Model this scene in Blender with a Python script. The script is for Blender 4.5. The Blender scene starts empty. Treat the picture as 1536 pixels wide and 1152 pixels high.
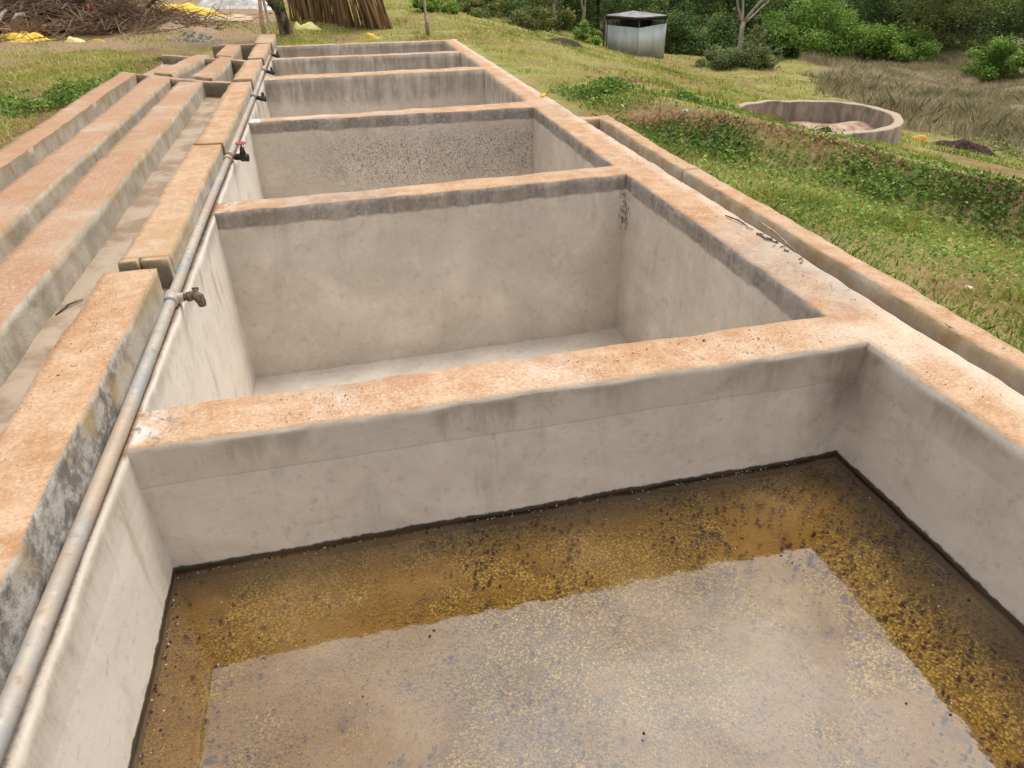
import bpy, math, random
import numpy as np
from mathutils import Matrix, Vector
random.seed(7); rng = np.random.default_rng(11)
S = bpy.context.scene; COL = S.collection

# ------------------------------------------------------------------ camera
PITCH, YAW, ROLL = 0.55971711, 0.22387012, -0.02567908
cy, sy, cp, sp_ = math.cos(YAW), math.sin(YAW), math.cos(PITCH), math.sin(PITCH)
F = Vector((sy*cp, cy*cp, -sp_)); R0 = Vector((cy, -sy, 0)); U0 = R0.cross(F)
R1 = R0*math.cos(ROLL) + U0*math.sin(ROLL); U1 = U0*math.cos(ROLL) - R0*math.sin(ROLL)
cam = bpy.data.cameras.new('camera'); co = bpy.data.objects.new('camera', cam); COL.objects.link(co)
M = Matrix((R1, U1, -F)).transposed().to_4x4(); M.translation = Vector((0, 0, 1.5)); co.matrix_world = M
cam.sensor_width = 36; cam.lens = 36*1051.92/1536; cam.clip_start = .05; cam.clip_end = 600
S.camera = co

# ------------------------------------------------------------------ sky and sun (thin bright overcast)
SUN_EL, SUN_AZ = math.radians(71), math.radians(52)       # azimuth clockwise from +Y
w = bpy.data.worlds.new('World'); S.world = w; w.use_nodes = True
nt = w.node_tree; nt.nodes.clear()
def nn(t, **k):
    n = nt.nodes.new(t)
    for a, b in k.items(): setattr(n, a, b)
    return n
sky = nn('ShaderNodeTexSky', sky_type='NISHITA', sun_disc=False, sun_elevation=SUN_EL, sun_rotation=SUN_AZ)
tc = nn('ShaderNodeTexCoord'); mp = nn('ShaderNodeMapping'); mp.inputs['Scale'].default_value = (1, 1, 2.2)
nz = nn('ShaderNodeTexNoise'); nz.inputs['Scale'].default_value = 3.4; nz.inputs['Detail'].default_value = 6
cr = nn('ShaderNodeValToRGB'); cr.color_ramp.elements[0].position = .34; cr.color_ramp.elements[0].color = (.44, .44, .45, 1)
cr.color_ramp.elements[1].position = .66; cr.color_ramp.elements[1].color = (1, .975, .935, 1)
sc = nn('ShaderNodeVectorMath', operation='SCALE'); sc.inputs['Scale'].default_value = 8.5
mx = nn('ShaderNodeMixRGB'); mx.inputs['Fac'].default_value = .86
bg = nn('ShaderNodeBackground'); bg.inputs['Strength'].default_value = .1; wo = nn('ShaderNodeOutputWorld')
L = nt.links.new
L(tc.outputs['Generated'], mp.inputs['Vector']); L(mp.outputs[0], nz.inputs['Vector']); L(nz.outputs['Fac'], cr.inputs['Fac'])
dp = nn('ShaderNodeVectorMath', operation='DOT_PRODUCT'); dp.inputs[1].default_value = (math.sin(SUN_AZ)*math.cos(SUN_EL), math.cos(SUN_AZ)*math.cos(SUN_EL), math.sin(SUN_EL)); L(tc.outputs['Generated'], dp.inputs[0])
m1 = nn('ShaderNodeMath', operation='MAXIMUM'); L(dp.outputs['Value'], m1.inputs[0]); m2 = nn('ShaderNodeMath', operation='POWER'); L(m1.outputs[0], m2.inputs[0]); m2.inputs[1].default_value = 5
m3 = nn('ShaderNodeMath', operation='MULTIPLY_ADD'); L(m2.outputs[0], m3.inputs[0]); m3.inputs[1].default_value = 30.; m3.inputs[2].default_value = 4.2; L(m3.outputs[0], sc.inputs['Scale'])   # cloud is brighter around the veiled sun
L(cr.outputs['Color'], sc.inputs[0]); L(sky.outputs[0], mx.inputs['Color1']); L(sc.outputs[0], mx.inputs['Color2'])
L(mx.outputs[0], bg.inputs['Color']); L(bg.outputs[0], wo.inputs['Surface'])
sl = bpy.data.lights.new('sun', 'SUN'); sl.energy = 1.5; sl.angle = math.radians(20); sl.color = (1, .93, .82)
so = bpy.data.objects.new('sun', sl); COL.objects.link(so)
sd = Vector((math.sin(SUN_AZ)*math.cos(SUN_EL), math.cos(SUN_AZ)*math.cos(SUN_EL), math.sin(SUN_EL)))
so.rotation_euler = (-sd).to_track_quat('-Z', 'Y').to_euler(); so.location = sd*40
vs = S.view_settings; vs.view_transform = 'Standard'; vs.look = 'None'; vs.gamma = 1; vs.use_curve_mapping = False; vs.exposure = 0.68
S.render.engine = 'CYCLES'; S.cycles.max_bounces = 8; S.cycles.transparent_max_bounces = 16

# ------------------------------------------------------------------ material helper
class MT:
    def __init__(s, name):
        s.m = bpy.data.materials.new(name); s.m.use_nodes = True; s.t = s.m.node_tree; s.t.nodes.clear()
        s.o = s.n('ShaderNodeOutputMaterial'); s.g = s.n('ShaderNodeNewGeometry'); s.P = s.g.outputs['Position']
        q = s.n('ShaderNodeSeparateXYZ'); s.l(s.P, q.inputs[0]); s.X, s.Y, s.Z = q.outputs
        q = s.n('ShaderNodeSeparateXYZ'); s.l(s.g.outputs['Normal'], q.inputs[0]); s.NX, s.NY, s.NZ = q.outputs
    def n(s, t, **k):
        a = s.t.nodes.new(t)
        for x, y in k.items(): setattr(a, x, y)
        return a
    def l(s, a, b): s.t.links.new(a, b)
    def put(s, v, i):
        if isinstance(v, (int, float)): i.default_value = v
        elif isinstance(v, tuple): i.default_value = v if len(v) == 4 or i.type == 'VECTOR' else (*v, 1)
        else: s.l(v, i)
    def noise(s, scale, detail=4, rough=.55, st=(1, 1, 1), vec=None, dist=0):
        v = s.P if vec is None else vec
        if st != (1, 1, 1):
            a = s.n('ShaderNodeVectorMath', operation='MULTIPLY'); s.l(v, a.inputs[0]); a.inputs[1].default_value = st; v = a.outputs[0]
        a = s.n('ShaderNodeTexNoise'); s.l(v, a.inputs['Vector']); a.inputs['Scale'].default_value = scale
        a.inputs['Detail'].default_value = detail; a.inputs['Roughness'].default_value = rough; a.inputs['Distortion'].default_value = dist
        return a.outputs['Fac']
    def voro(s, scale, feat='F1', vec=None, out='Distance'):
        a = s.n('ShaderNodeTexVoronoi', feature=feat); s.l(s.P if vec is None else vec, a.inputs['Vector']); a.inputs['Scale'].default_value = scale
        return a.outputs[out]
    def ma(s, op, a, b=0, c=0, clamp=False):
        q = s.n('ShaderNodeMath', operation=op, use_clamp=clamp)
        for i, v in enumerate((a, b, c)): s.put(v, q.inputs[i])
        return q.outputs[0]
    def rng(s, v, a, b, c=0., d=1.):                       # smooth remap
        q = s.n('ShaderNodeMapRange', interpolation_type='SMOOTHSTEP'); s.put(v, q.inputs[0])
        for i, x in enumerate((a, b, c, d)): q.inputs[i+1].default_value = x
        return q.outputs[0]
    def box(s, v, a, b, soft): return s.ma('MULTIPLY', s.rng(v, a-soft, a+soft), s.rng(v, b-soft, b+soft, 1, 0))
    def mix(s, f, a, b, mode='MIX'):
        q = s.n('ShaderNodeMixRGB', blend_type=mode); s.put(f, q.inputs[0]); s.put(a, q.inputs[1]); s.put(b, q.inputs[2]); return q.outputs[0]
    def mul(s, *f):
        r = f[0]
        for x in f[1:]: r = s.ma('MULTIPLY', r, x)
        return r
    def attr(s, name, o='Fac'):
        a = s.n('ShaderNodeAttribute', attribute_name=name); return a.outputs[o]
    def ramp(s, v, stops):
        q = s.n('ShaderNodeValToRGB'); s.put(v, q.inputs[0]); e = q.color_ramp.elements
        while len(e) < len(stops): e.new(.5)
        for i, (p, c) in enumerate(stops): e[i].position = p; e[i].color = (*c, 1)
        return q.outputs[0]
    def bump(s, h, dist, strength=1, normal=None):
        q = s.n('ShaderNodeBump'); s.put(h, q.inputs['Height']); q.inputs['Distance'].default_value = dist; q.inputs['Strength'].default_value = strength
        if normal is not None: s.l(normal, q.inputs['Normal'])
        return q.outputs[0]
    def bevel(s, r):
        q = s.n('ShaderNodeBevel'); q.samples = 4; q.inputs['Radius'].default_value = r; return q.outputs[0]
    def bsdf(s, col, rough=.8, normal=None, spec=.3, metal=0., emit=None):
        q = s.n('ShaderNodeBsdfPrincipled'); s.put(col, q.inputs['Base Color']); s.put(rough, q.inputs['Roughness'])
        s.put(spec, q.inputs['Specular IOR Level']); s.put(metal, q.inputs['Metallic'])
        if normal is not None: s.l(normal, q.inputs['Normal'])
        return q.outputs[0]
    def done(s, sh): s.l(sh, s.o.inputs['Surface']); return s.m

# ------------------------------------------------------------------ object helpers
def link(o, parent=None, label=None, cat=None, group=None, kind=None):
    if o.name not in COL.objects: COL.objects.link(o)
    if parent is not None: o.parent = parent
    if label: o['label'] = label
    if cat: o['category'] = cat
    if group: o['group'] = group
    if kind: o['kind'] = kind
    return o
def empty(name, loc=(0, 0, 0), label=None, cat=None, group=None):
    o = bpy.data.objects.new(name, None); o.location = loc; o.empty_display_size = .1
    return link(o, None, label, cat, group)
def npmesh(name, V, Fc, mat=None, rnd=None, smooth=False):
    """V (n,3), Fc (m,k) all faces with k corners; rnd = per-face random attribute"""
    V = np.asarray(V, np.float32); Fc = np.asarray(Fc, np.int32); k = Fc.shape[1]
    me = bpy.data.meshes.new(name); me.vertices.add(len(V)); me.vertices.foreach_set('co', V.ravel())
    me.loops.add(Fc.size); me.loops.foreach_set('vertex_index', Fc.ravel())
    me.polygons.add(len(Fc)); me.polygons.foreach_set('loop_start', np.arange(0, Fc.size, k, dtype=np.int32))
    if smooth: me.polygons.foreach_set('use_smooth', np.ones(len(Fc), bool))
    if rnd is not None:
        a = me.attributes.new('rnd', 'FLOAT', 'FACE'); a.data.foreach_set('value', np.asarray(rnd, np.float32))
    me.update(calc_edges=True); me.validate()
    if mat: me.materials.append(mat)
    return me
class MB:
    """collects quads, boxes, tubes; build() makes one mesh object"""
    def __init__(s): s.v = []; s.f = []
    def quad(s, a, b, c, d):
        n = len(s.v); s.v += [a, b, c, d]; s.f.append((n, n+1, n+2, n+3))
    def box(s, c, d, rz=0, rx=0, ry=0):
        m = Matrix.Translation(c) @ Matrix.Rotation(rz, 4, 'Z') @ Matrix.Rotation(ry, 4, 'Y') @ Matrix.Rotation(rx, 4, 'X')
        n = len(s.v)
        for x in (-.5, .5):
            for y in (-.5, .5):
                for z in (-.5, .5): s.v.append(tuple(m @ Vector((x*d[0], y*d[1], z*d[2]))))
        for q in ((0, 1, 3, 2), (4, 6, 7, 5), (0, 4, 5, 1), (2, 3, 7, 6), (0, 2, 6, 4), (1, 5, 7, 3)): s.f.append(tuple(n+i for i in q))
    def tube(s, pts, rad, seg=8, cap=True):
        pts = [Vector(p) for p in pts]; rad = rad if isinstance(rad, (list, tuple)) else [rad]*len(pts)
        n0 = len(s.v); prev = None
        for i, p in enumerate(pts):
            t = (pts[min(i+1, len(pts)-1)] - pts[max(i-1, 0)]).normalized()
            if prev is None: a = t.orthogonal().normalized()
            else: a = (prev - t*prev.dot(t)).normalized()
            prev = a; b = t.cross(a)
            for k in range(seg):
                th = 2*math.pi*k/seg; s.v.append(tuple(p + (a*math.cos(th) + b*math.sin(th))*rad[i]))
        for i in range(len(pts)-1):
            for k in range(seg):
                k2 = (k+1) % seg; A = n0+i*seg
                s.f.append((A+k, A+k2, A+seg+k2, A+seg+k))
        if cap:
            s.f.append(tuple(n0+k for k in reversed(range(seg)))); e = n0+(len(pts)-1)*seg; s.f.append(tuple(e+k for k in range(seg)))
    def build(s, name, mat, parent=None, smooth=False, label=None, cat=None, group=None, kind=None):
        me = bpy.data.meshes.new(name); me.from_pydata(s.v, [], s.f); me.materials.append(mat)
        if smooth: me.polygons.foreach_set('use_smooth', np.ones(len(me.polygons), bool))
        me.update(); o = bpy.data.objects.new(name, me)
        return link(o, parent, label, cat, group, kind)
def copy_tree(o, parent=None):
    c = o.copy(); COL.objects.link(c); c.parent = parent
    for ch in list(o.children): copy_tree(ch, c)
    return c

# smooth pseudo noise for geometry (sum of sines)
_k = [(rng.normal(size=3), rng.uniform(0, 6.28)) for _ in range(14)]
def wob(P, freq, seed=0):
    P = np.asarray(P); r = np.zeros(len(P))
    for i in range(7):
        k, ph = _k[(i+seed) % 14]; k = k/np.linalg.norm(k)
        r += np.sin(P @ (k*freq*(0.7+.22*i)) + ph + seed*1.7)
    return r/3.5
def rough(P, a=1.):
    """hand-trowelled unevenness, a function of position so that touching pieces agree"""
    P = np.asarray(P, float); Q = P.copy()
    for ax in range(3):
        Q[:, ax] += a*((.005 if ax < 2 else .003)*wob(P, 3.3, ax) + .0032*wob(P, 14, ax+3) + .0022*wob(P, 42, ax+6))
    return Q

# ------------------------------------------------------------------ terrain
def spl(x, w): return w*np.logaddexp(0, np.asarray(x, float)/w)
def ss(t): t = np.clip(t, 0, 1); return t*t*(3-2*t)
def bank_s(X, Y): return (X-3.87)*.855 + (Y-4.54)*.519
def terr0(X, Y):
    X = np.asarray(X, float); Y = np.asarray(Y, float)
    z = -.08 - (.23+.05*ss((Y-14)/8))*(spl(X-3.4, .5) - spl(X-13.2, 1.5))
    s = bank_s(X, Y)
    z = z + .26*ss(s/.45)*(1-ss((s-.7)/2.5))*ss((X-2.8)/.8)
    return z + .22*spl(np.hypot(X, Y)-46, 3)
PIT = (6.9, 9.65, 1.24, -.75)
def terr(X, Y):
    z = terr0(X, Y); X = np.asarray(X, float); Y = np.asarray(Y, float)
    P = np.stack([X.ravel(), Y.ravel(), 0*X.ravel()], 1)
    far = ss((np.maximum(np.abs(X)-2.9, np.where(Y > 14.7, 2.0, 0)))/1.5)
    z = z + (far*(.035*wob(P, 2.1, 2).reshape(X.shape) + .02*wob(P, 6, 5).reshape(X.shape)))
    dry = ss((X*.75+Y*.45-13.2)/1.5)*ss((30-Y)/4)*ss((X-10)/2); z = z+dry*(.16*wob(P, 1.3, 7).reshape(X.shape)+.08*wob(P, 3.1, 1).reshape(X.shape))
    d = np.hypot(X-PIT[0], Y-PIT[1])
    return z + (-.38)*(1-ss((d-1.0)/.14))*ss((z+1.4)/.4+1)
def tz(x, y): return float(terr(np.array([x]), np.array([y]))[0])

# ================================================================== MATERIALS
def mat_ground():
    m = MT('ground_soil_grass')
    n1 = m.noise(.55, 5); n2 = m.noise(3.2, 5); n3 = m.noise(18, 4); n4 = m.noise(60, 3)
    green = m.ramp(n2, [(.3, (.15, .16, .045)), (.5, (.24, .235, .075)), (.7, (.34, .29, .12))])
    dry = m.ramp(n3, [(.3, (.17, .12, .055)), (.7, (.31, .22, .11))])
    col = m.mix(m.rng(m.ma('ADD', n1, m.ma('MULTIPLY', n3, .5)), .62, .92), green, dry)
    soil = m.ramp(n3, [(.3, (.12, .065, .036)), (.7, (.27, .16, .09))])
    # bare red soil: lip of the bank, worn strip left of the kerbs, patches
    s = m.ma('ADD', m.ma('MULTIPLY', m.ma('SUBTRACT', m.X, 3.87), .855), m.ma('MULTIPLY', m.ma('SUBTRACT', m.Y, 4.54), .519))
    lip = m.mul(m.box(m.ma('ADD', s, m.ma('MULTIPLY', m.ma('SUBTRACT', n2, .5), .5)), .33, .8, .12), m.rng(m.X, 2.8, 3.1), m.rng(m.Y, 9, 11, 1, 0))
    left = m.mul(m.box(m.ma('ADD', m.X, m.ma('MULTIPLY', m.ma('SUBTRACT', n2, .5), 1.2)), -3.5, -2.5, .25), m.rng(m.Y, 14.2, 15, 1, 0))
    patch = m.mul(m.rng(n1, .50, .60), m.rng(n2, .46, .56))
    f = m.ma('MAXIMUM', m.ma('MAXIMUM', lip, left), m.ma('MULTIPLY', patch, .7), clamp=True)
    lowleft = m.mul(m.rng(m.X, -2.6, -3.4), m.rng(m.Y, 17.6, 16.2))
    f = m.ma('MAXIMUM', f, m.ma('MULTIPLY', lowleft, m.rng(n3, .38, .6)))
    col = m.mix(f, col, soil)
    # pale trodden yard beyond the channels on the left
    yn = m.ma('ADD', m.ma('ADD', m.Y, m.ma('MULTIPLY', m.X, .35)), m.ma('MULTIPLY', n2, 1.6))
    yard = m.mul(m.rng(m.X, -.9, -1.7), m.rng(yn, 15.4, 16.6))
    pale = m.ramp(n3, [(.3, (.20, .125, .075)), (.7, (.38, .28, .18))])
    col = m.mix(m.ma('MULTIPLY', yard, .9), col, pale)
    # distant hillside: olive scrub
    far = m.rng(m.Y, 30, 44)
    nw = m.ma('MULTIPLY', m.ma('SUBTRACT', m.noise(.8, 4), .5), 6.); dryz = m.mul(m.rng(m.ma('ADD', m.ma('ADD', m.ma('MULTIPLY', m.X, .75), m.ma('MULTIPLY', m.Y, .45)), m.ma('MULTIPLY', nw, .3)), 13., 14.4), m.rng(m.X, 10.2, 11.2), m.rng(m.ma('ADD', nw, m.ma('SUBTRACT', m.Y, m.ma('MULTIPLY', m.X, 1.75))), -5.2, -7.2)); col = m.mix(dryz, col, m.mix(n3, (.16, .13, .075), (.30, .24, .16)))
    col = m.mix(far, col, m.ramp(n2, [(.3, (.05, .065, .02)), (.7, (.14, .14, .05))]))
    nrm = m.bump(m.ma('ADD', m.ma('MULTIPLY', n3, .7), m.ma('MULTIPLY', n4, .3)), .05, .7)
    return m.done(m.bsdf(col, .95, nrm, .1))

def concrete(name, kind):
    """kind: 'tank' walls, 'kerb' left channel kerbs, 'drain' right kerb, 'floor' tank floor, 'cfloor' channel floor"""
    m = MT(name)
    nl = m.noise(.9, 5, .6); nm = m.noise(4.2, 6, .6); nf = m.noise(34, 5, .6); ng = m.noise(130, 3)
    streak = m.noise(7, 6, .68, st=(1, 1, .22), dist=.4); patchn = m.noise(2.0, 6, .65, dist=.6)
    bev = m.bevel(.006)
    if kind in ('tank', 'floor'):
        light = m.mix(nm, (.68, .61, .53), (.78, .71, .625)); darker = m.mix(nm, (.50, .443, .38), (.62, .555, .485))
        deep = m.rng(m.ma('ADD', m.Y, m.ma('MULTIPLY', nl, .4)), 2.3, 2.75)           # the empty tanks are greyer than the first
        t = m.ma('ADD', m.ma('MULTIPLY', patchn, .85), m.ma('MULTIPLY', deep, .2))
        leftlit = m.rng(m.NX, .4, .8)                                              # left inner faces painted lighter, as the light strikes them
        t = m.ma('SUBTRACT', t, m.ma('MULTIPLY', leftlit, .4))
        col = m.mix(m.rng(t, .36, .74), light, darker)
        col = m.mix(m.ma('MULTIPLY', m.rng(streak, .52, .72), .2), col, (.24, .21, .18))
        col = m.mix(m.mul(m.rng(m.noise(11, 5, .7), .55, .75), .22), col, (.17, .15, .13))
        fs = m.noise(22, 7, .78); col = m.mix(m.mul(m.rng(fs, .54, .66), .2), col, (.26, .22, .18)); col = m.mix(m.mul(m.rng(fs, .46, .36), .2), col, (.84, .79, .72))
        trow = m.noise(3.4, 5, .6, st=(1, 1, 1.8), dist=.6); col = m.mix(m.mul(m.rng(trow, .5, .64), .08), col, (.80, .75, .68)); col = m.mix(m.mul(m.rng(trow, .48, .36), .07), col, (.25, .22, .19))
        por = m.mul(m.rng(m.voro(62), .05, .14, 1, 0), m.rng(m.noise(5, 4), .52, .6)); col = m.mix(m.ma('MULTIPLY', por, .6), col, (.14, .12, .10))
        wv = m.n('ShaderNodeVectorMath', operation='ADD'); nv = m.n('ShaderNodeTexNoise'); nv.inputs['Scale'].default_value = 5; m.l(m.P, nv.inputs['Vector']); m.l(m.P, wv.inputs[0]); m.l(nv.outputs['Color'], wv.inputs[1])
        crk = m.mul(m.rng(m.voro(1.15, 'DISTANCE_TO_EDGE', wv.outputs[0]), .001, .005, 1, 0), m.rng(m.noise(1.3, 3), .5, .58)); col = m.mix(m.ma('MULTIPLY', crk, .0), col, (.16, .13, .11))
        if kind == 'tank':
            zz = m.ma('ADD', m.Z, m.ma('ADD', m.ma('MULTIPLY', m.ma('SUBTRACT', nm, .5), .05), m.ma('MULTIPLY', m.ma('SUBTRACT', streak, .5), .06)))
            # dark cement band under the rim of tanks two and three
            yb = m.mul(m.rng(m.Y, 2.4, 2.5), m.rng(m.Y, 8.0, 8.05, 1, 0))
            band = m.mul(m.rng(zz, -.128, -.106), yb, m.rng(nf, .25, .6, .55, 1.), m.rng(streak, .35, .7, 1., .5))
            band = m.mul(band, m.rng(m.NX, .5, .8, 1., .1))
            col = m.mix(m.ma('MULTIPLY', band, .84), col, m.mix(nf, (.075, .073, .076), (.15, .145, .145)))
            drib = m.noise(16, 5, .7, st=(1, 1, .12)); dm = m.mul(m.rng(m.ma('ADD', m.Z, m.ma('MULTIPLY', m.ma('SUBTRACT', drib, .5), .35)), -.16, -.01), m.rng(m.noise(2.4, 4), .42, .58), m.rng(m.NZ, .5, .2)); col = m.mix(m.ma('MULTIPLY', dm, .5), col, m.mix(nm, (.20, .14, .07), (.30, .24, .17)))
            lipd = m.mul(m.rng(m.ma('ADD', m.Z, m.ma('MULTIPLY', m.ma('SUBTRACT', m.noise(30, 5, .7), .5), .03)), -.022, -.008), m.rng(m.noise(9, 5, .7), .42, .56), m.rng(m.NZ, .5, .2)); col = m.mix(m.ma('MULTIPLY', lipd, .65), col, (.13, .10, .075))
            # far tanks: damp stains running down, pale patch under them
            ym = m.rng(m.Y, 8.1, 8.2)
            damp = m.mul(ym, m.rng(m.ma('ADD', m.Z, m.ma('MULTIPLY', m.ma('SUBTRACT', nl, .5), .6)), -.42, -.25), m.rng(streak, .3, .62))
            col = m.mix(m.ma('MULTIPLY', damp, .6), col, m.mix(nm, (.14, .115, .09), (.27, .23, .185)))
            # first tank: olive upper course above the joint line, stain in the corner, rust dribbles
            y1 = m.rng(m.Y, 2.4, 2.3)
            up = m.mul(y1, m.rng(m.Z, -.182, -.168)); col = m.mix(m.ma('MULTIPLY', up, .16), col, m.mix(nm, (.22, .18, .10), (.36, .30, .20)))
            jl = m.mul(y1, m.box(m.Z, -.178, -.172, .003), m.rng(m.NY, -.5, -.8)); col = m.mix(m.ma('MULTIPLY', jl, .25), col, (.2, .15, .1))
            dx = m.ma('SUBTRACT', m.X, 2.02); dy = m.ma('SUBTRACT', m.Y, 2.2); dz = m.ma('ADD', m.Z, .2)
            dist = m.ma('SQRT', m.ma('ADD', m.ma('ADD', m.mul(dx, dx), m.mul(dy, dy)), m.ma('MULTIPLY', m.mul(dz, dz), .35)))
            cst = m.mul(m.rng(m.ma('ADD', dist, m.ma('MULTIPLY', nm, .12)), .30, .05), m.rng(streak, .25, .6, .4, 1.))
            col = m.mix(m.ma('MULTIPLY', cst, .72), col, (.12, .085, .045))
            rl = m.mul(m.rng(m.NX, .5, .8), m.rng(m.noise(5.5, 3, .5, st=(1, 1, .3)), .6, .7)); col = m.mix(m.ma('MULTIPLY', rl, .4), col, (.35, .19, .09))
            mark = m.mul(m.rng(m.X, 2.0, 2.07), m.box(m.Y, 4.9, 5.2, .05), m.box(m.Z, -.42, -.1, .1), m.rng(nf, .45, .6)); col = m.mix(m.ma('MULTIPLY', mark, .8), col, (.05, .045, .04))
            # pitted render on the far wall of the third tank
            pit = m.mul(m.box(m.Y, 7.5, 7.95, .05), m.rng(m.noise(66, 4, .7, st=(1, 1, .85)), .47, .60), m.box(m.ma('ADD', m.Z, m.ma('MULTIPLY', nl, .25)), -.62, -.06, .16), m.rng(m.NY, -.5, -.8))
            col = m.mix(m.ma('MULTIPLY', pit, .68), col, (.09, .077, .066))
            # wet tide line just above the water
            tide = m.mul(y1, m.rng(m.ma('ADD', m.Z, m.ma('MULTIPLY', m.ma('SUBTRACT', m.noise(26, 4), .5), .028)), -.584, -.597)); under = m.rng(m.Z, -.612, -.635); col = m.mix(m.ma('MULTIPLY', tide, .93), col, m.mix(under, (.03, .02, .009), (.16, .10, .032)))
    elif kind in ('kerb', 'drain'):
        col = m.mix(m.rng(nm, .3, .7), (.36, .32, .26), (.56, .50, .42))
        col = m.mix(m.mul(m.rng(streak, .45, .7), .4), col, (.33, .25, .15))
        top = .16 if kind == 'kerb' else .0
        och = m.mul(m.rng(m.ma('ADD', m.Z, m.ma('MULTIPLY', m.ma('SUBTRACT', streak, .5), .3)), top-.12, top), m.rng(m.noise(3, 4), .36, .6))
        col = m.mix(m.ma('MULTIPLY', och, .75), col, m.mix(nf, (.33, .20, .07), (.50, .35, .17)))
        mould = m.mul(m.rng(m.noise(9, 6, .7), .52, .66), m.rng(m.noise(1.7, 3), .45, .6))
        col = m.mix(m.ma('MULTIPLY', mould, .4), col, (.13, .115, .09))
        if kind == 'kerb':
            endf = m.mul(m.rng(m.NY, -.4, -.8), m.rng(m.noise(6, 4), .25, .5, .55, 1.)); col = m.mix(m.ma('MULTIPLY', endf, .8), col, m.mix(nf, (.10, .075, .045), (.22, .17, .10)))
        if kind == 'kerb':        # grey bare patches on the near block by the pipe
            pt = m.mul(m.rng(m.NX, .5, .8), m.rng(m.Y, 3.4, 2.4), m.rng(m.X, -1.05, -1.0)); g = m.mix(m.rng(m.noise(13, 6, .7), .4, .6), (.15, .14, .13), (.46, .44, .41))
            col = m.mix(m.mul(pt, m.rng(m.noise(3.5, 5), .35, .5), .9), col, g)
    else:
        col = m.mix(nm, (.30, .24, .18), (.42, .34, .26)); col = m.mix(m.mul(m.rng(m.noise(2.3, 6, .65), .44, .6), .7), col, m.mix(nf, (.14, .08, .05), (.26, .17, .11)))
        kl = m.mul(m.box(m.ma('ADD', m.X, m.ma('MULTIPLY', nm, .05)), -1.60, -1.53, .012), m.rng(m.noise(2.5, 3), .4, .6)); col = m.mix(m.ma('MULTIPLY', kl, .75), col, (.10, .055, .035))
    # red earth dust trodden into every upward face
    if kind in ('tank', 'kerb', 'drain'):
        st = m.noise(6.5, 8, .72, dist=.5); st2 = m.noise(2.1, 7, .7, dist=.8); grit = m.noise(75, 4, .7); peb = m.voro(48)
        o1 = m.mix(m.rng(st, .36, .66), (.50, .345, .225), (.41, .235, .125)); o1 = m.mix(m.mul(m.rng(st2, .54, .7), .5), o1, (.55, .425, .315))
        o1 = m.mix(m.mul(m.rng(m.noise(3.1, 7, .75), .48, .62), .75), o1, (.37, .185, .085))
        if kind == 'kerb':
            farl = m.rng(m.X, -1.25, -1.45); o1 = m.mix(m.ma('MULTIPLY', farl, .7), o1, m.mix(st, (.38, .235, .155), (.30, .155, .09)))
        o1 = m.mix(m.mul(m.rng(grit, .52, .66), .5), o1, (.27, .15, .085)); o1 = m.mix(m.mul(m.rng(grit, .46, .34), .35), o1, (.68, .55, .43))
        o1 = m.mix(m.mul(m.rng(peb, .06, .16, 1, 0), m.rng(m.noise(7, 3), .5, .6), .7), o1, (.20, .13, .09))
        if kind == 'tank':
            lite = m.mul(m.rng(m.X, -.72, -.83), m.rng(nm, .4, .6), m.rng(m.X, -.905, -.885)); o1 = m.mix(lite, o1, (.62, .58, .54))
            ledge_dark = m.mul(m.rng(m.ma('ADD', m.X, m.ma('MULTIPLY', nf, .03)), -.875, -.905), m.rng(nm, .3, .55, .6, 1.)); o1 = m.mix(ledge_dark, o1, (.075, .055, .042))  # rim top darkened along the ledge below the pipe
            edge = m.mul(m.rng(m.X, -.55, -.86), m.rng(m.noise(19, 5, .7), .5, .62)); o1 = m.mix(m.ma('MULTIPLY', edge, .7), o1, (.11, .09, .075))
            seam = m.mul(m.rng(m.X, 2.27, 2.36), m.rng(nm, .3, .55)); o1 = m.mix(m.ma('MULTIPLY', seam, .6), o1, (.60, .50, .40))
        topm = m.rng(m.NZ, .55, .85)
        if kind == 'tank': topm = m.ma('MULTIPLY', topm, m.rng(m.Z, -.1, -.05))
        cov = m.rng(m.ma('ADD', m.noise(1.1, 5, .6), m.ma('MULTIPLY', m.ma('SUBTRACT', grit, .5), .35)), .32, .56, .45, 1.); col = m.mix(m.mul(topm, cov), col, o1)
    h = m.ma('ADD', m.ma('ADD', m.ma('MULTIPLY', nm, .5), m.ma('MULTIPLY', nf, .35)), m.ma('MULTIPLY', ng, .15))
    nrm = m.bump(h, .014 if kind in ('kerb', 'drain') else .008, .75 if kind in ('kerb', 'drain') else .5, bev)
    return m.done(m.bsdf(col, m.rng(nm, .3, .7, .72, .92), nrm, .25))

def simple(name, c1, c2, scale=20, rough=.8, metal=0., spec=.3, bump=.0, st=(1, 1, 1), lo=.35, hi=.65):
    m = MT(name); n = m.noise(scale, 5, .6, st=st)
    nr = m.bump(n, bump, .6) if bump else None
    return m.done(m.bsdf(m.mix(m.rng(n, lo, hi), c1, c2), rough, nr, spec, metal))
def leafmat(name, stops, trans=.3, rough=.55):
    m = MT(name); r = m.attr('rnd'); n = m.noise(.9, 3)
    c = m.ramp(m.ma('ADD', m.ma('MULTIPLY', r, .75), m.ma('MULTIPLY', m.ma('SUBTRACT', n, .38), .9)), stops)
    b = m.bsdf(c, rough, None, .3); t = m.n('ShaderNodeBsdfTranslucent'); m.l(c, t.inputs['Color'])
    x = m.n('ShaderNodeMixShader'); x.inputs[0].default_value = trans; m.l(b, x.inputs[1]); m.l(t.outputs[0], x.inputs[2])
    return m.done(x.outputs[0])
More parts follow.
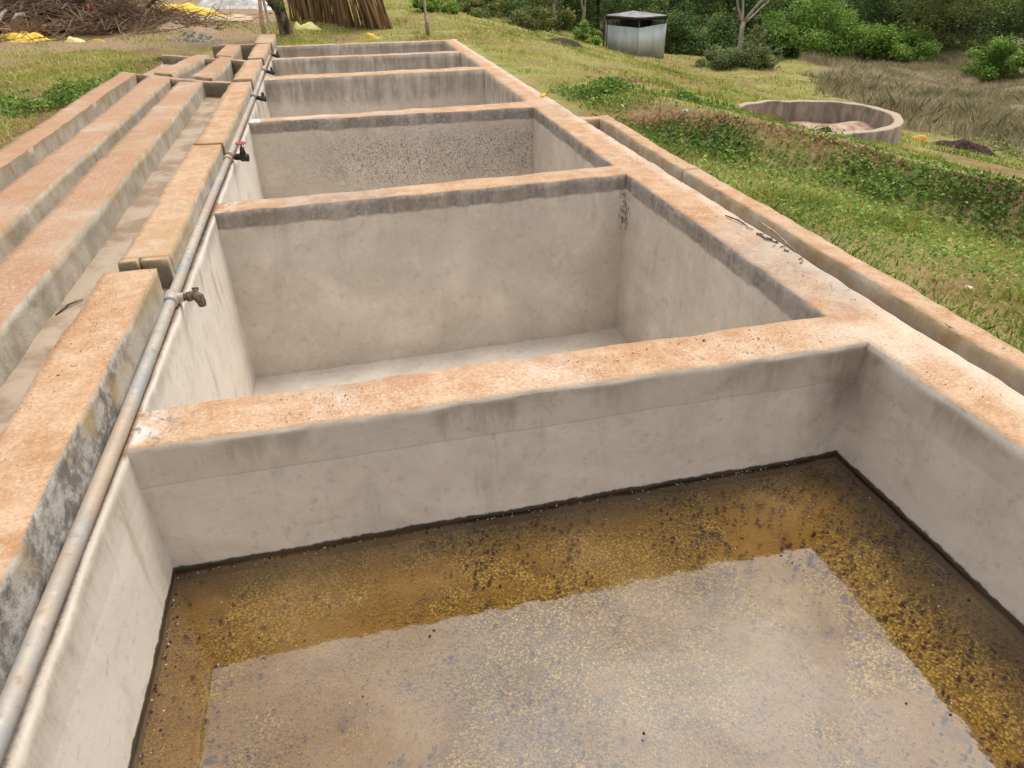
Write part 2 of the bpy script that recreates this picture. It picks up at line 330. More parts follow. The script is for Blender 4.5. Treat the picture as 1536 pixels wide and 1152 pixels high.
def mat_water():
    m = MT('brown_tank_water')
    n = m.noise(5, 3, .5); n2 = m.noise(22, 2)
    nrm = m.bump(m.ma('ADD', n, m.ma('MULTIPLY', n2, .12)), .004, .5)
    fr = m.n('ShaderNodeFresnel'); fr.inputs['IOR'].default_value = 1.92; m.l(nrm, fr.inputs['Normal'])
    gl = m.n('ShaderNodeBsdfGlossy'); gl.inputs['Roughness'].default_value = .03; gl.inputs['Color'].default_value = (1, 1, 1, 1); m.l(nrm, gl.inputs['Normal'])
    tr = m.n('ShaderNodeBsdfTransparent'); tr.inputs['Color'].default_value = (.93, .84, .55, 1)
    # suspended murk: cloudy silt in the water body
    df = m.n('ShaderNodeBsdfDiffuse'); m.put(m.mix(m.noise(2.0, 4), (.30, .18, .06), (.46, .31, .14)), df.inputs['Color'])
    mk = m.n('ShaderNodeMixShader'); m.put(m.rng(m.noise(1.6, 5, .6), .42, .78, .0, .3), mk.inputs[0]); m.l(tr.outputs[0], mk.inputs[1]); m.l(df.outputs[0], mk.inputs[2])
    x = m.n('ShaderNodeMixShader'); m.l(fr.outputs[0], x.inputs[0]); m.l(mk.outputs[0], x.inputs[1]); m.l(gl.outputs[0], x.inputs[2])
    return m.done(x.outputs[0])
def mat_sediment():
    m = MT('bean_sediment')
    v = m.voro(95); r = m.voro(95, out='Color'); n = m.noise(2.2, 5); n2 = m.noise(9, 4)
    q = m.n('ShaderNodeSeparateXYZ'); m.l(r, q.inputs[0])
    c = m.ramp(q.outputs[0], [(0, (.20, .13, .037)), (.5, (.40, .285, .085)), (1, (.56, .43, .18))])
    c = m.mix(m.rng(v, .3, .75), c, (.13, .085, .028)); c = m.mix(m.mul(m.rng(n, .45, .56), .85), c, (.25, .15, .042))
    c = m.mix(m.mul(m.rng(n2, .55, .7), .6), c, (.12, .06, .03))
    return m.done(m.bsdf(c, .7, m.bump(m.ma('SUBTRACT', 1, v), .006), .2))

G = mat_ground()
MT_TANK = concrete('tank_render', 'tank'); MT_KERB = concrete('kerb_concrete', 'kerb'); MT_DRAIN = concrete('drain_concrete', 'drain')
MT_FLOOR = concrete('tank_floor_screed', 'floor'); MT_CFL = concrete('channel_floor_screed', 'cfloor')
MT_WATER = mat_water(); MT_SED = mat_sediment()
def mat_pipe():
    m = MT('galvanised_pipe'); n = m.noise(6, 6, .65, st=(1, .5, 1)); n2 = m.noise(28, 5, .65); n3 = m.noise(1.6, 3)
    c = m.mix(m.rng(n, .4, .62), (.34, .345, .34), (.47, .40, .32)); c = m.mix(m.mul(m.rng(n2, .55, .68), .55), c, (.27, .17, .10)); c = m.mix(m.mul(m.rng(n2, .44, .3), .5), c, (.58, .56, .53)); c = m.mix(m.mul(m.rng(n3, .5, .6), .5), c, (.42, .30, .21))
    return m.done(m.bsdf(c, m.rng(n2, .3, .7, .5, .8), m.bump(n2, .003, .6), .35, .25))
MT_PIPE = mat_pipe()
MT_PIPE2 = simple('rusty_fitting', (.09, .065, .05), (.24, .18, .14), 60, .7, .3, .3, .004)
MT_VALVE = simple('dark_valve_iron', (.025, .022, .02), (.07, .055, .045), 60, .6, .3)
MT_RED = simple('red_handwheel_paint', (.36, .06, .07), (.50, .14, .14), 60, .45)
MT_WOOD = simple('weathered_stick', (.22, .16, .12), (.40, .30, .22), 25, .9, 0, .2, .004)
MT_BARKD = simple('dark_bark', (.06, .045, .032), (.17, .13, .09), 16, .95, 0, .1, .02, (1, 1, .3))
MT_BARKP = simple('pale_bark', (.26, .23, .19), (.46, .42, .36), 9, .9, 0, .1, .01, (1, 1, .3))
MT_TWIG = simple('dry_twig', (.14, .085, .055), (.34, .24, .16), 1.5, .95, 0, .1)
MT_CANE = None
MT_YEL = simple('yellow_net', (.62, .40, .03), (.80, .58, .10), 9, .7, 0, .3, .02)
MT_YEL2 = simple('pale_yellow_net', (.66, .53, .16), (.74, .66, .34), 9, .7, 0, .3, .02)
MT_SHEET = simple('grey_plastic_sheet', (.34, .33, .32), (.58, .57, .56), 5, .5, 0, .4, .02)
MT_ZINC = simple('corrugated_zinc', (.44, .49, .50), (.60, .645, .65), 2.5, .55, .25, .4, .0, (1, 1, .3))
MT_BLACK = simple('beam_and_gap_shade', (.012, .012, .012), (.03, .028, .025), 6, .9)  # black of the shed beams and of the painted shade in the roof gap
MT_PULP = simple('dark_pulp', (.035, .02, .02), (.085, .05, .042), 20, .95, 0, .1, .03)
MT_STONE = simple('pale_stone', (.48, .44, .36), (.66, .62, .54), 20, .8, 0, .2, .01)
MT_CLOTH = simple('faded_red_cloth', (.28, .10, .06), (.40, .20, .13), 12, .9, 0, .1, .02)
MT_PITC = concrete('pit_concrete', 'drain')
MT_BEAN = leafmat('coffee_bean', [(0, (0.191, 0.122, 0.031)), (.5, (0.436, 0.314, 0.097)), (1, (0.627, 0.504, 0.245))], 0, .5)
MT_BERRY = simple('dark_cherry', (.05, .014, .012), (.13, .04, .03), 30, .95, 0, .0)
MT_FLOAT = simple('pale_floating_bean', (.55, .45, .28), (.75, .68, .52), 30, .35, 0, .5)
GRASS = leafmat('grass_blade', [(0, (0.113, 0.171, 0.031)), (.35, (0.307, 0.373, 0.076)), (.62, (0.517, 0.508, 0.146)), (.85, (0.699, 0.612, 0.255)), (1, (0.752, 0.717, 0.357))], .35)
DRYG = leafmat('dry_grass_blade', [(0, (0.221, 0.220, 0.101)), (.45, (0.456, 0.404, 0.251)), (1, (0.773, 0.662, 0.460))], .25)
WEED = leafmat('weed_leaf', [(0, (0.057, 0.105, 0.024)), (.4, (0.139, 0.244, 0.045)), (.75, (0.325, 0.443, 0.087)), (1, (0.650, 0.650, 0.172))], .3, .75)
REDW = leafmat('withered_red_stem', [(0, (.14, .07, .035)), (.5, (.30, .155, .08)), (1, (.44, .28, .15))], .2)
LF_DARK = leafmat('dark_forest_leaf', [(0, (0.042, 0.079, 0.029)), (.45, (0.118, 0.198, 0.055)), (.8, (0.257, 0.348, 0.097)), (1, (0.490, 0.511, 0.174))], .3, .7)
LF_OLIVE = leafmat('olive_leaf', [(0, (0.073, 0.094, 0.029)), (.5, (0.206, 0.239, 0.073)), (1, (0.414, 0.394, 0.145))], .25, .8)
LF_LIGHT = leafmat('bright_shrub_leaf', [(0, (0.076, 0.152, 0.025)), (.5, (0.216, 0.354, 0.063)), (1, (0.455, 0.557, 0.164))], .35, .7)
LF_PALE = leafmat('pale_shrub_leaf', [(0, (0.078, 0.117, 0.039)), (.5, (0.208, 0.260, 0.091)), (1, (0.403, 0.429, 0.208))], .3, .55)

# ================================================================== GROUND
def axis(segs):
    out = []
    for a, b, st in segs:
        n = max(1, int(round((b-a)/st))); out += list(np.linspace(a, b, n, endpoint=False))
    return np.array(out+[segs[-1][1]])
HX0, HX1, HY0, HY1 = -2.74, 2.64, -1.6, 14.52
xs = axis([(-160, -40, 12), (-40, -10, 2), (-10, HX0, .22), (HX0, 2.34, .3), (2.34, HX1, .1), (HX1, 9, .11), (9, 25, .25), (24, 60, 2), (60, 160, 12)])
ys = axis([(-60, -10, 10), (-10, HY0, 1.2), (HY0, 15.2, .12), (15.2, 26, .3), (26, 60, 1.2), (60, 160, 10)])
XX, YY = np.meshgrid(xs, ys); ZZ = terr(XX, YY)
V = np.stack([XX.ravel(), YY.ravel(), ZZ.ravel()], 1); nx = len(xs)
I, J = np.meshgrid(np.arange(nx-1), np.arange(len(ys)-1)); cx = (xs[I]+xs[I+1])/2; cyy = (ys[J]+ys[J+1])/2
keep = ~((cx > HX0) & (cx < np.where(cyy > 7.1, 2.34, HX1)) & (cyy > HY0) & (cyy < np.where(cx < -1.0, 14.1, 14.92-(cx+.9)*.145))); a = (J*nx+I)[keep]
link(bpy.data.objects.new('ground', npmesh('ground', V, np.stack([a, a+1, a+nx+1, a+nx], 1), G, smooth=True)), kind='structure', label='grassy hillside ground with patches of red soil')

# ================================================================== CONCRETE TANKS
class PR:
    """gridded prisms (top and sides) with trowelled unevenness"""
    def __init__(s): s.V = []; s.F = []; s.n = 0
    def patch(s, c00, c10, c11, c01, res, zs=None):
        c00, c10, c11, c01 = [np.array(c, float) for c in (c00, c10, c11, c01)]
        nu = max(1, int(math.ceil(np.linalg.norm(c10-c00)/res))); nv = max(1, int(math.ceil(max(np.linalg.norm(c01-c00), np.linalg.norm(c11-c10))/res)))
        nu = min(nu, 220); nv = min(nv, 220)
        u, v = np.meshgrid(np.linspace(0, 1, nu+1), np.linspace(0, 1, nv+1)); u = u.ravel()[:, None]; v = v.ravel()[:, None]
        P = (c00*(1-u)*(1-v) + c10*u*(1-v) + c11*u*v + c01*(1-u)*v); s.V.append(P)
        i, j = np.meshgrid(np.arange(nu), np.arange(nv)); k = (j*(nu+1)+i).ravel()+s.n
        s.F.append(np.stack([k, k+1, k+nu+2, k+nu+1], 1)); s.n += len(P)
    def prism(s, poly, z1, z0, res=.05, sides='0123', top=True):
        """poly: 4 XY corners counter-clockwise; side i runs from corner i to i+1"""
        p = [(*q, z1) if len(q) == 2 else q for q in poly]
        if top: s.patch(*p, res)
        for i in range(4):
            if str(i) in sides:
                a, b = p[i], p[(i+1) % 4]; s.patch((a[0], a[1], z0), (b[0], b[1], z0), b, a, res)
    def build(s, name, mat, parent, amp=1., label=None, **k):
        P = rough(np.concatenate(s.V), amp); me = npmesh(name, P, np.concatenate(s.F), mat)
        import bmesh
        bm = bmesh.new(); bm.from_mesh(me); bmesh.ops.remove_doubles(bm, verts=bm.verts, dist=.0012); bm.to_mesh(me); bm.free()
        return link(bpy.data.objects.new(name, me), parent, label, **k)

LX = -.90
RC = [(2.114, -.45), (2.108, 2.245), (2.089, 2.523), (2.071, 5.011), (2.063, 5.272), (2.082, 7.758), (2.074, 8.10), (2.131, 10.637), (2.138, 10.958), (2.149, 12.643), (2.147, 12.885), (2.142, 14.381)]
LY = [-.45, 2.27, 2.525, 4.985, 5.21, 8.0, 8.175, 10.82, 11.19, 13.0, 13.2, 14.83]        # left ends of the same edges
ROX = 2.39; BOT = -1.34
tank = empty('fermentation_tank', (0, 0, 0), 'row of six joined concrete tanks with red dusted rims, nearest holding brown water', 'concrete tank')
TR = lambda y: .03 if y < 6 else .06
# right-hand long wall
p = PR()
for i in range(len(RC)-1):
    (x0, y0), (x1, y1) = RC[i], RC[i+1]; yo0 = y0; yo1 = y1
    p.prism([(x0, y0), (ROX, yo0), (ROX, yo1), (x1, y1)], 0, BOT, .05 if y0 < 6 else .09, '1' if i % 2 else '13')
p.prism([(2.142, 14.381), (ROX+.02, 14.381), (ROX+.02, 14.60), (2.142, 14.58)], 0, BOT, .09, '12')
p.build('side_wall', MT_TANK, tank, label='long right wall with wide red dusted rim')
# left-hand long wall (under the kerb and pipe)
p = PR()
for i in range(len(LY)-1):
    p.prism([(-1.24, LY[i]), (LX, LY[i]), (LX, LY[i+1]), (-1.24, LY[i+1])], 0, BOT, .06 if LY[i] < 6 else .1, '' if i % 2 else '1')
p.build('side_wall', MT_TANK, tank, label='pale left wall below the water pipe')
# cross walls
for i, j in ((0, None), (1, 2), (3, 4), (5, 6), (7, 8), (9, 10), (11, None)):
    p = PR(); (xf, yf) = RC[i]
    if i == 0: q = [(LX, -.72), (xf, -.72), (xf, yf), (LX, yf)]
    elif i == 11: q = [(LX, LY[11]), (xf, yf), (xf, 14.58), (LX, 15.02)]
    else: q = [(LX, LY[i]), (xf, yf), RC[j], (LX, LY[j])]
    p.prism(q, 0, BOT, .032 if i < 3 else (.045 if i < 6 else .08), '02')
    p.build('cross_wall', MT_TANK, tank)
# floors
for i in range(0, 11, 2):
    p = PR(); z = -.67 if i == 0 else -1.31
    p.prism([(LX, LY[i]), RC[i], RC[i+1], (LX, LY[i+1])], z, z-.1, .08, '')
    p.build('tank_floor', MT_FLOOR if i else MT_SED, tank, label='bean covered bottom of the water filled tank' if i == 0 else None)

# ------------------------------------------------------------------ left channels
chan = empty('grading_channel', (0, 0, 0), 'long parallel concrete kerbs forming narrow channels left of the pipe', 'concrete channel')
def kerb(poly, z1, z0=-.1, res=.05, lab=None, sides='0123', name='kerb', amp=1.3):
    p = PR(); p.prism(poly, z1, z0, res, sides); return p.build(name, MT_KERB, chan, amp, lab)
def rect(x0, x1, y0, y1, dx0=0, dx1=0): return [(x0, y0), (x1, y0), (x1+dx1, y1), (x0+dx0, y1)]
kerb(rect(-1.205, -.963, -1.5, 3.53), .2, 0.001, .035, 'near kerb block beside the pipe with flaking grey side')
kerb(rect(-1.205, -.963, 3.83, 6.38), .152, 0.001, .04, 'kerb block with a gate slot in its end')
kerb(rect(-1.205, -1.115, 3.77, 3.828), .153, 0.001, .04, 'left lip of the gate slot'); kerb(rect(-1.095, -.963, 3.77, 3.828), .153, 0.001, .04, 'right lip of the gate slot')
kerb(rect(-1.19, -.955, 6.45, 9.70), .152, .001, .06); kerb(rect(-1.18, -.95, 9.86, 11.75), .16, .001, .08); kerb(rect(-1.16, -.93, 11.9, 13.8), .165, .001, .08); kerb(rect(-1.2, -.9, 13.85, 15.3), .17, .001, .09)
kerb([(-1.80, -1.5), (-1.52, -1.5), (-1.555, 9.95), (-1.85, 10.1)], .15, -.1, .05)
kerb([(-2.27, -1.5), (-1.98, -1.5), (-2.02, 10.55), (-2.31, 10.75)], .15, -.1, .05)
kerb([(-2.76, -1.5), (-2.55, -1.5), (-2.52, 10.95), (-2.76, 11.3)], .15, -.3, .06)
# first cross kerb, skewed
cr = [(-2.80, 11.40), (-2.40, 10.95), (-1.93, 10.45), (-1.50, 10.02), (-1.21, 9.86)]
for i in range(4):
    (x0, y0), (x1, y1) = cr[i], cr[i+1]
    kerb([(x0, y0-.06), (x1, y1-.06), (x1, y1+.06), (x0, y0+.06)], .135, -.3, .07, None, '02', 'cross_kerb')
kerb([(-2.30, 11.02), (-2.04, 10.75), (-1.77, 12.70), (-1.99, 12.90)], .15, -.3, .08); kerb([(-1.75, 10.42), (-1.46, 10.14), (-1.40, 12.2), (-1.60, 12.42)], .155, -.3, .08)
kerb([(-2.72, 11.5), (-2.42, 11.2), (-2.28, 12.95), (-2.5, 13.1)], .02, -.3, .1, 'low earth covered kerb')
kerb([(-2.55, 13.05), (-1.16, 11.76), (-1.16, 11.88), (-2.55, 13.17)], .14, -.3, .08, None, '02', 'cross_kerb')
kerb([(-1.68, 12.62), (-1.44, 12.38), (-1.42, 13.85), (-1.66, 13.95)], .15, -.3, .08); kerb([(-1.9, 14.0), (-1.2, 13.86), (-1.2, 13.98), (-1.9, 14.12)], .15, -.3, .08, None, '02', 'cross_kerb')
p = PR(); p.prism([(-2.6, -1.5), (-1.18, -1.5), (-1.18, 9.86), (-2.6, 11.2)], -.035, -.3, .09, ''); p.build('channel_floor', MT_CFL, chan)
p = PR(); p.prism([(-2.6, 11.2), (-1.18, 9.9), (-1.18, 14.1), (-2.6, 14.2)], -.17, -.4, .1, ''); p.build('channel_floor', MT_CFL, chan)

# ------------------------------------------------------------------ drain along the right
drain = empty('drain_channel', (0, 0, 0), 'narrow concrete gutter with pale kerb between tanks and grass', 'gutter')
def dk(poly, z1, z0, lab, sides='0123', name='kerb'):
    p = PR(); p.prism(poly, z1, z0, .045, sides); p.build(name, MT_DRAIN, drain, 1.2, lab)
dk(rect(2.535, 2.665, -1.5, 4.985), .0, -.35, 'pale kerb beside the grass'); dk(rect(2.535, 2.665, 5.0, 6.985, .03, .03), .0, -.35, 'far kerb beyond the dark joint')
dk([(2.395, 6.99), (2.70, 6.99), (2.70, 7.13), (2.395, 7.13)], -.003, -.35, None, '02', 'end_kerb')
p = PR(); p.prism([(2.385, -1.5), (2.56, -1.5), (2.56, 7.0), (2.385, 7.0)], -.10, -.3, .07, ''); p.build('drain_floor', MT_CFL, drain)

# ================================================================== WATER AND BEANS
p = MB(); p.quad((LX-.01, -.46, -.61), (2.125, -.46, -.61), (2.115, 2.262, -.61), (LX-.01, 2.285, -.61))
p.build('water', MT_WATER, None, False, 'murky brown water reflecting the pale sky in the near tank', None, None, 'structure')
def blobs(N, xyz, size, flat=.5, seg='octa'):
    """N small ellipsoid grains, 8 faces each"""
    base = np.array([(1, 0, 0), (0, 1, 0), (-1, 0, 0), (0, -1, 0), (0, 0, 1), (0, 0, -1)], float); fc = np.array([(0, 1, 4), (1, 2, 4), (2, 3, 4), (3, 0, 4), (1, 0, 5), (2, 1, 5), (3, 2, 5), (0, 3, 5)])
    a = rng.uniform(0, 6.28, N); ca, sa = np.cos(a), np.sin(a); s = size[:, None]
    B = base[None]*np.array([1, .72, flat])[None, None]*s[:, :, None]
    tl = rng.normal(0, .35, (N, 2)); z = B[:, :, 2]+B[:, :, 0]*tl[:, :1]+B[:, :, 1]*tl[:, 1:]
    X = B[:, :, 0]*ca[:, None]-B[:, :, 1]*sa[:, None]; Y = B[:, :, 0]*sa[:, None]+B[:, :, 1]*ca[:, None]
    P = np.stack([X, Y, z], 2)+xyz[:, None, :]
    Fc = (np.arange(N)*6)[:, None, None]+fc[None]
    return P.reshape(-1, 3), Fc.reshape(-1, 3)
N = 85000
bx = rng.uniform(LX, 2.11, N); by = rng.uniform(.3, 2.26, N)
dn = wob(np.stack([bx, by, 0*bx], 1), 4, 1); kp = rng.uniform(0, 1, N) < np.clip(.45+.75*dn+.3*wob(np.stack([bx, by, 0*bx], 1), 11, 5), .03, 1); bx, by = bx[kp], by[kp]; N = len(bx)
P, Fc = blobs(N, np.stack([bx, by, -.668+rng.uniform(0, .008, N)], 1), rng.uniform(.0028, .0052, N))
link(bpy.data.objects.new('coffee_beans', npmesh('coffee_beans', P, Fc, MT_BEAN, np.repeat(rng.uniform(0, 1, N), 8), True)), None, 'golden coffee beans covering the bottom of the near tank', 'beans', None, 'stuff')
N = 7500; bx = rng.uniform(LX, 2.11, N); by = rng.uniform(.35, 2.24, N)
kp = rng.uniform(0, 1, N) < np.clip(.12+.8*wob(np.stack([bx, by, 0*bx], 1), 3.1, 4)+.35*wob(np.stack([bx, by, 0*bx], 1), 9, 2)+.5*(bx > 1.2)+.2*(by > 1.7), .05, 1); bx, by = bx[kp], by[kp]; N = len(bx)
P, Fc = blobs(N, np.stack([bx, by, -.661+rng.uniform(0, .02, N)], 1), rng.uniform(.005, .014, N)*rng.uniform(.6, 1.1, N), .7)
link(bpy.data.objects.new('sunken_cherries', npmesh('sunken_cherries', P, Fc, MT_BERRY, None, True)), None, 'dark coffee cherries scattered under the brown water', 'cherries', None, 'stuff')
def edge_pts(n):
    t = rng.uniform(0, 1, n); x = np.where(t < .5, LX+.02+np.abs(rng.normal(0, .03, n)), rng.uniform(LX, 2.08, n)); y = np.where(t < .5, rng.uniform(.3, 2.24, n), 2.245-np.abs(rng.normal(0, .012, n)))
    return x, y
ex, ey = edge_pts(150); bx = np.concatenate([rng.uniform(LX, 2.08, 170), ex]); by = np.concatenate([rng.uniform(.4, 2.22, 170), ey]); N = len(bx)
P, Fc = blobs(N, np.stack([bx, by, np.full(N, -.609)], 1), rng.uniform(.0022, .005, N), .6)
link(bpy.data.objects.new('floating_beans', npmesh('floating_beans', P, Fc, MT_FLOAT, None, True)), None, 'pale coffee beans floating on the water surface', 'beans', None, 'stuff')
ex, ey = edge_pts(120); bx = np.concatenate([rng.uniform(LX, 2.08, 60), ex]); by = np.concatenate([rng.uniform(.4, 2.22, 60), ey]); N = len(bx)
P, Fc = blobs(N, np.stack([bx, by, np.full(N, -.609)], 1), rng.uniform(.004, .009, N), .6)
link(bpy.data.objects.new('floating_cherries', npmesh('floating_cherries', P, Fc, MT_BERRY, None, True)), None, 'dark coffee cherry skins floating on the water', 'cherries', None, 'stuff')

# ================================================================== PIPE
PX, PZ = -.936, .032
pipe = empty('water_pipe', (PX, 1.2, 0), 'long galvanised steel water pipe lying along the left rim of the tanks', 'pipe')
def at0(mb, name, mat, parent, **k):
    """parts are written in world coordinates; keep them there under a moved parent"""
    o = mb.build(name, mat, parent, True, **k); bpy.context.view_layer.update()
    o.matrix_parent_inverse = parent.matrix_world.inverted(); return o
pipe.location = (0, 0, 0)
q = MB(); q.tube([(PX+.006*math.sin(y*.9), y, PZ-.003+.004*math.sin(y*1.7)) for y in np.arange(-1.5, 13.6, .25)], .0275, 16); q.build('pipe_run', MT_PIPE, pipe, True)
for y in (1.02, 6.36):
    q = MB(); q.tube([(PX, y-.035, PZ), (PX, y-.03, PZ), (PX, y+.03, PZ), (PX, y+.035, PZ)], [.031, .036, .036, .031], 16); q.build('coupling', MT_PIPE, pipe, True)
def tap(y, style):
    q = MB(); q.tube([(PX, y-.05, PZ), (PX, y-.045, PZ), (PX, y+.045, PZ), (PX, y+.05, PZ)], [.031, .037, .037, .031], 16)
    q.tube([(PX, y, PZ+.004), (PX+.06, y, PZ+.004)], .024, 12)
    t = q.build('tap', MT_PIPE if style == 'bib' else MT_PIPE2, pipe, True, {'bib': 'weathered tap with a drooping spout over the second tank', 'wheel': 'black gate valve with a red handwheel'}.get(style))
    if style == 'bib':
        q = MB(); q.tube([(PX+.055, y, PZ+.004), (PX+.09, y, PZ+.004)], .019, 10); q.tube([(PX+.075, y, PZ+.004), (PX+.095, y, PZ+.004)], .027, 6); q.build('nipple', MT_PIPE2, t, True)
        q = MB(); q.tube([(PX+.09, y, PZ+.006), (PX+.115, y-.003, PZ+.008), (PX+.13, y-.006, PZ-.004), (PX+.137, y-.008, PZ-.03), (PX+.137, y-.008, PZ-.05)], [.022, .026, .027, .022, .018], 10); q.tube([(PX+.12, y, PZ+.01), (PX+.122, y, PZ+.04)], .012, 8); q.box((PX+.122, y+.005, PZ+.04), (.03, .012, .012)); q.build('spout', MT_PIPE2, t, True)
    elif style == 'wheel':
        q = MB(); q.tube([(PX+.05, y, PZ), (PX+.12, y, PZ-.004)], .027, 10); q.tube([(PX+.10, y, PZ-.01), (PX+.16, y-.01, PZ-.012)], .032, 8); q.tube([(PX+.12, y, PZ), (PX+.12, y, PZ+.075)], [.03, .016], 10); q.tube([(PX+.12, y, PZ+.07), (PX+.12, y, PZ+.11)], .007, 8); q.build('valve_body', MT_VALVE, t, True)
        q = MB(); c = Vector((PX+.12, y, PZ+.108)); r = .038
        q.tube([c+Vector((r*math.cos(a), r*math.sin(a), 0)) for a in np.linspace(0, 2*math.pi, 19)], .0075, 8, False)
        for k in range(4): q.tube([c, c+Vector((r*math.cos(k*1.571+.4), r*math.sin(k*1.571+.4), 0))], .006, 6)
        q.tube([c-Vector((0, 0, .008)), c+Vector((0, 0, .01))], .013, 8); q.build('handwheel', MT_RED, t, True)
    else:
        q = MB(); q.tube([(PX+.05, y, PZ), (PX+.15, y-.02, PZ-.03)], [.026, .024], 10); q.tube([(PX+.11, y, PZ-.01), (PX+.14, y, PZ-.022)], .034, 8); q.tube([(PX+.12, y, PZ), (PX+.12, y, PZ+.05)], .016, 8); q.build('valve_body', MT_VALVE, t, True)
tap(3.52, 'bib'); tap(6.42, 'wheel'); tap(9.3, 'plug'); tap(11.45, 'plug'); tap(13.35, 'plug')

# ================================================================== PIT
pit = empty('round_pit', (0, 0, 0), 'round concrete pit with low curved wall in the grass slope', 'concrete pit')
def ring(r0, r1, z0, z1, n=96):
    V = []; Fq = []
    prof = [(r0, z0), (r0, z1-.012), (r0+.012, z1), (r1-.012, z1), (r1, z1-.012), (r1, z0)]
    for i in range(n):
        a = 2*math.pi*i/n
        for r, z in prof: V.append((PIT[0]+r*math.cos(a), PIT[1]+r*math.sin(a), z))
    k = len(prof)
    for i in range(n):
        for j in range(k-1):
            A = i*k+j; B = ((i+1) % n)*k+j; Fq.append((A, B, B+1, A+1))
    return np.array(V), np.array(Fq)
m = MT('pit_render'); n1 = m.noise(3, 5, .6); n2 = m.noise(9, 6, .65, st=(1, 1, .3))
c = m.mix(m.rng(n2, .35, .65), (.19, .155, .12), (.36, .30, .24)); c = m.mix(m.mul(m.rng(n1, .52, .68), .45), c, (.28, .16, .10)); c = m.mix(m.mul(m.rng(m.NZ, .5, .9), .8), c, m.mix(n1, (.34, .27, .20), (.50, .41, .32)))
PITM = m.done(m.bsdf(c, .9, m.bump(n2, .01, .6), .2))
Vr, Fr = ring(PIT[2]-.13, PIT[2], -1.7, PIT[3]); link(bpy.data.objects.new('ring_wall', npmesh('ring_wall', rough(Vr, 2.), Fr, PITM, smooth=False)), pit)
an = np.linspace(0, 2*math.pi, 49)[:-1]; Vd = [(PIT[0], PIT[1], -1.0)]
for r in (.4, .8, 1.15): Vd += [(PIT[0]+r*math.cos(a), PIT[1]+r*math.sin(a), -1.04+.05*math.sin(3*a+r)+.03*math.sin(7*a)) for a in an]
Fd = [(1+b*48+i, 1+b*48+(i+1) % 48, 1+(b+1)*48+(i+1) % 48, 1+(b+1)*48+i) for b in range(2) for i in range(48)]+[(0, 0, 0, 0)]*0
md = bpy.data.meshes.new('pit_floor'); md.from_pydata(Vd, [], Fd+[(0, 1+i, 1+(i+1) % 48) for i in range(48)]); md.materials.append(simple('pit_sand', (.28, .17, .12), (.46, .36, .28), 5, .95, 0, .1, .02)); md.polygons.foreach_set('use_smooth', [True]*len(md.polygons))
link(bpy.data.objects.new('pit_floor', md), pit)

# ================================================================== VEGETATION HELPERS
def leaves(C, size, asp=.5, up=.35, droop=0.):
    """diamond leaf quads at centres C"""
    N = len(C); d = rng.normal(size=(N, 3)); d[:, 2] = d[:, 2]*.7-droop; d /= np.linalg.norm(d, axis=1)[:, None]
    n = rng.normal(size=(N, 3)); n[:, 2] += up*2; s = np.cross(d, n); s /= (np.linalg.norm(s, axis=1)[:, None]+1e-6)
    L = size[:, None]; b = C-d*L*.5; t = C+d*L*.5; nn_ = np.cross(s, d)*L*.12
    l = C+s*L*asp*.5+nn_; r = C-s*L*asp*.5+nn_
    V = np.stack([b, l, t, r], 1).reshape(-1, 3); F_ = np.arange(N*4).reshape(N, 4)
    return V, F_
def blades(B, h, wd, lean=.5, seg=1):
    N = len(B); a = rng.uniform(0, 6.28, N); l = np.abs(rng.normal(0, lean, N)); dx = np.cos(a)*l; dy = np.sin(a)*l
    t = B+np.stack([dx*h, dy*h, h], 1); mid = B+np.stack([dx*h*.35, dy*h*.35, h*.6], 1)
    pa = a+1.57+rng.normal(0, .5, N); s = np.stack([np.cos(pa)*wd, np.sin(pa)*wd, 0*wd], 1)
    V = np.stack([B-s, B+s, mid+s*.7, t, mid-s*.7], 1).reshape(-1, 3); F_ = np.arange(N*5).reshape(N, 5)
    return V, F_
def polar(N, r0, r1, a0, a1):
    r = np.exp(rng.uniform(math.log(r0), math.log(r1), N)); a = rng.uniform(a0, a1, N); return r*np.sin(a), r*np.cos(a)
def stuff(name, V, F_, mat, rnd, label, cat):
    return link(bpy.data.objects.new(name, npmesh(name, V, F_, mat, rnd)), None, label, cat, None, 'stuff')
def clear(X, Y):
    return ~((X > HX0-.05) & (X < 2.70) & (Y > HY0) & (Y < 15.0)) & (np.hypot(X-PIT[0], Y-PIT[1]) > PIT[2]+.03)

# ---- lawn right of the drain and beyond the tanks
X, Y = polar(470000, 3.0, 40, -.25, 1.2); ok = clear(X, Y) & ~((X < -1.1) & (Y > 15)); s = bank_s(X, Y)
den = np.clip(.55+.65*wob(np.stack([X, Y, 0*X], 1), 1.3, 3)+.45*wob(np.stack([X, Y, 0*X], 1), 4, 6), .05, 1)
lipz = (s > .28) & (s < .85) & (Y < 9); veg = (s > -.05) & (s < .42) & (Y < 6.8) & (rng.uniform(0, 1, len(X)) < .7)
ok &= (rng.uniform(0, 1, len(X)) < den) & ~(lipz & (rng.uniform(0, 1, len(X)) < .8)) & ~veg & ~((X > 16.5) & (Y < 27))
X, Y = X[ok], Y[ok]; D = np.hypot(X, Y); N = len(X)
tuft = ss((wob(np.stack([X, Y, 0*X], 1), 8, 9)-.35)/.4); h = (1+.9*tuft)*(.016+.034*rng.uniform(0, 1, N)**1.5)*(.75+.5*np.clip(wob(np.stack([X, Y, 0*X], 1), 2.2, 8), 0, 1.2))*(1+.03*D); wd = .0017+.00042*D
V, F_ = blades(np.stack([X, Y, terr(X, Y)-.008], 1), h, wd*rng.uniform(.7, 1.4, N), .75)
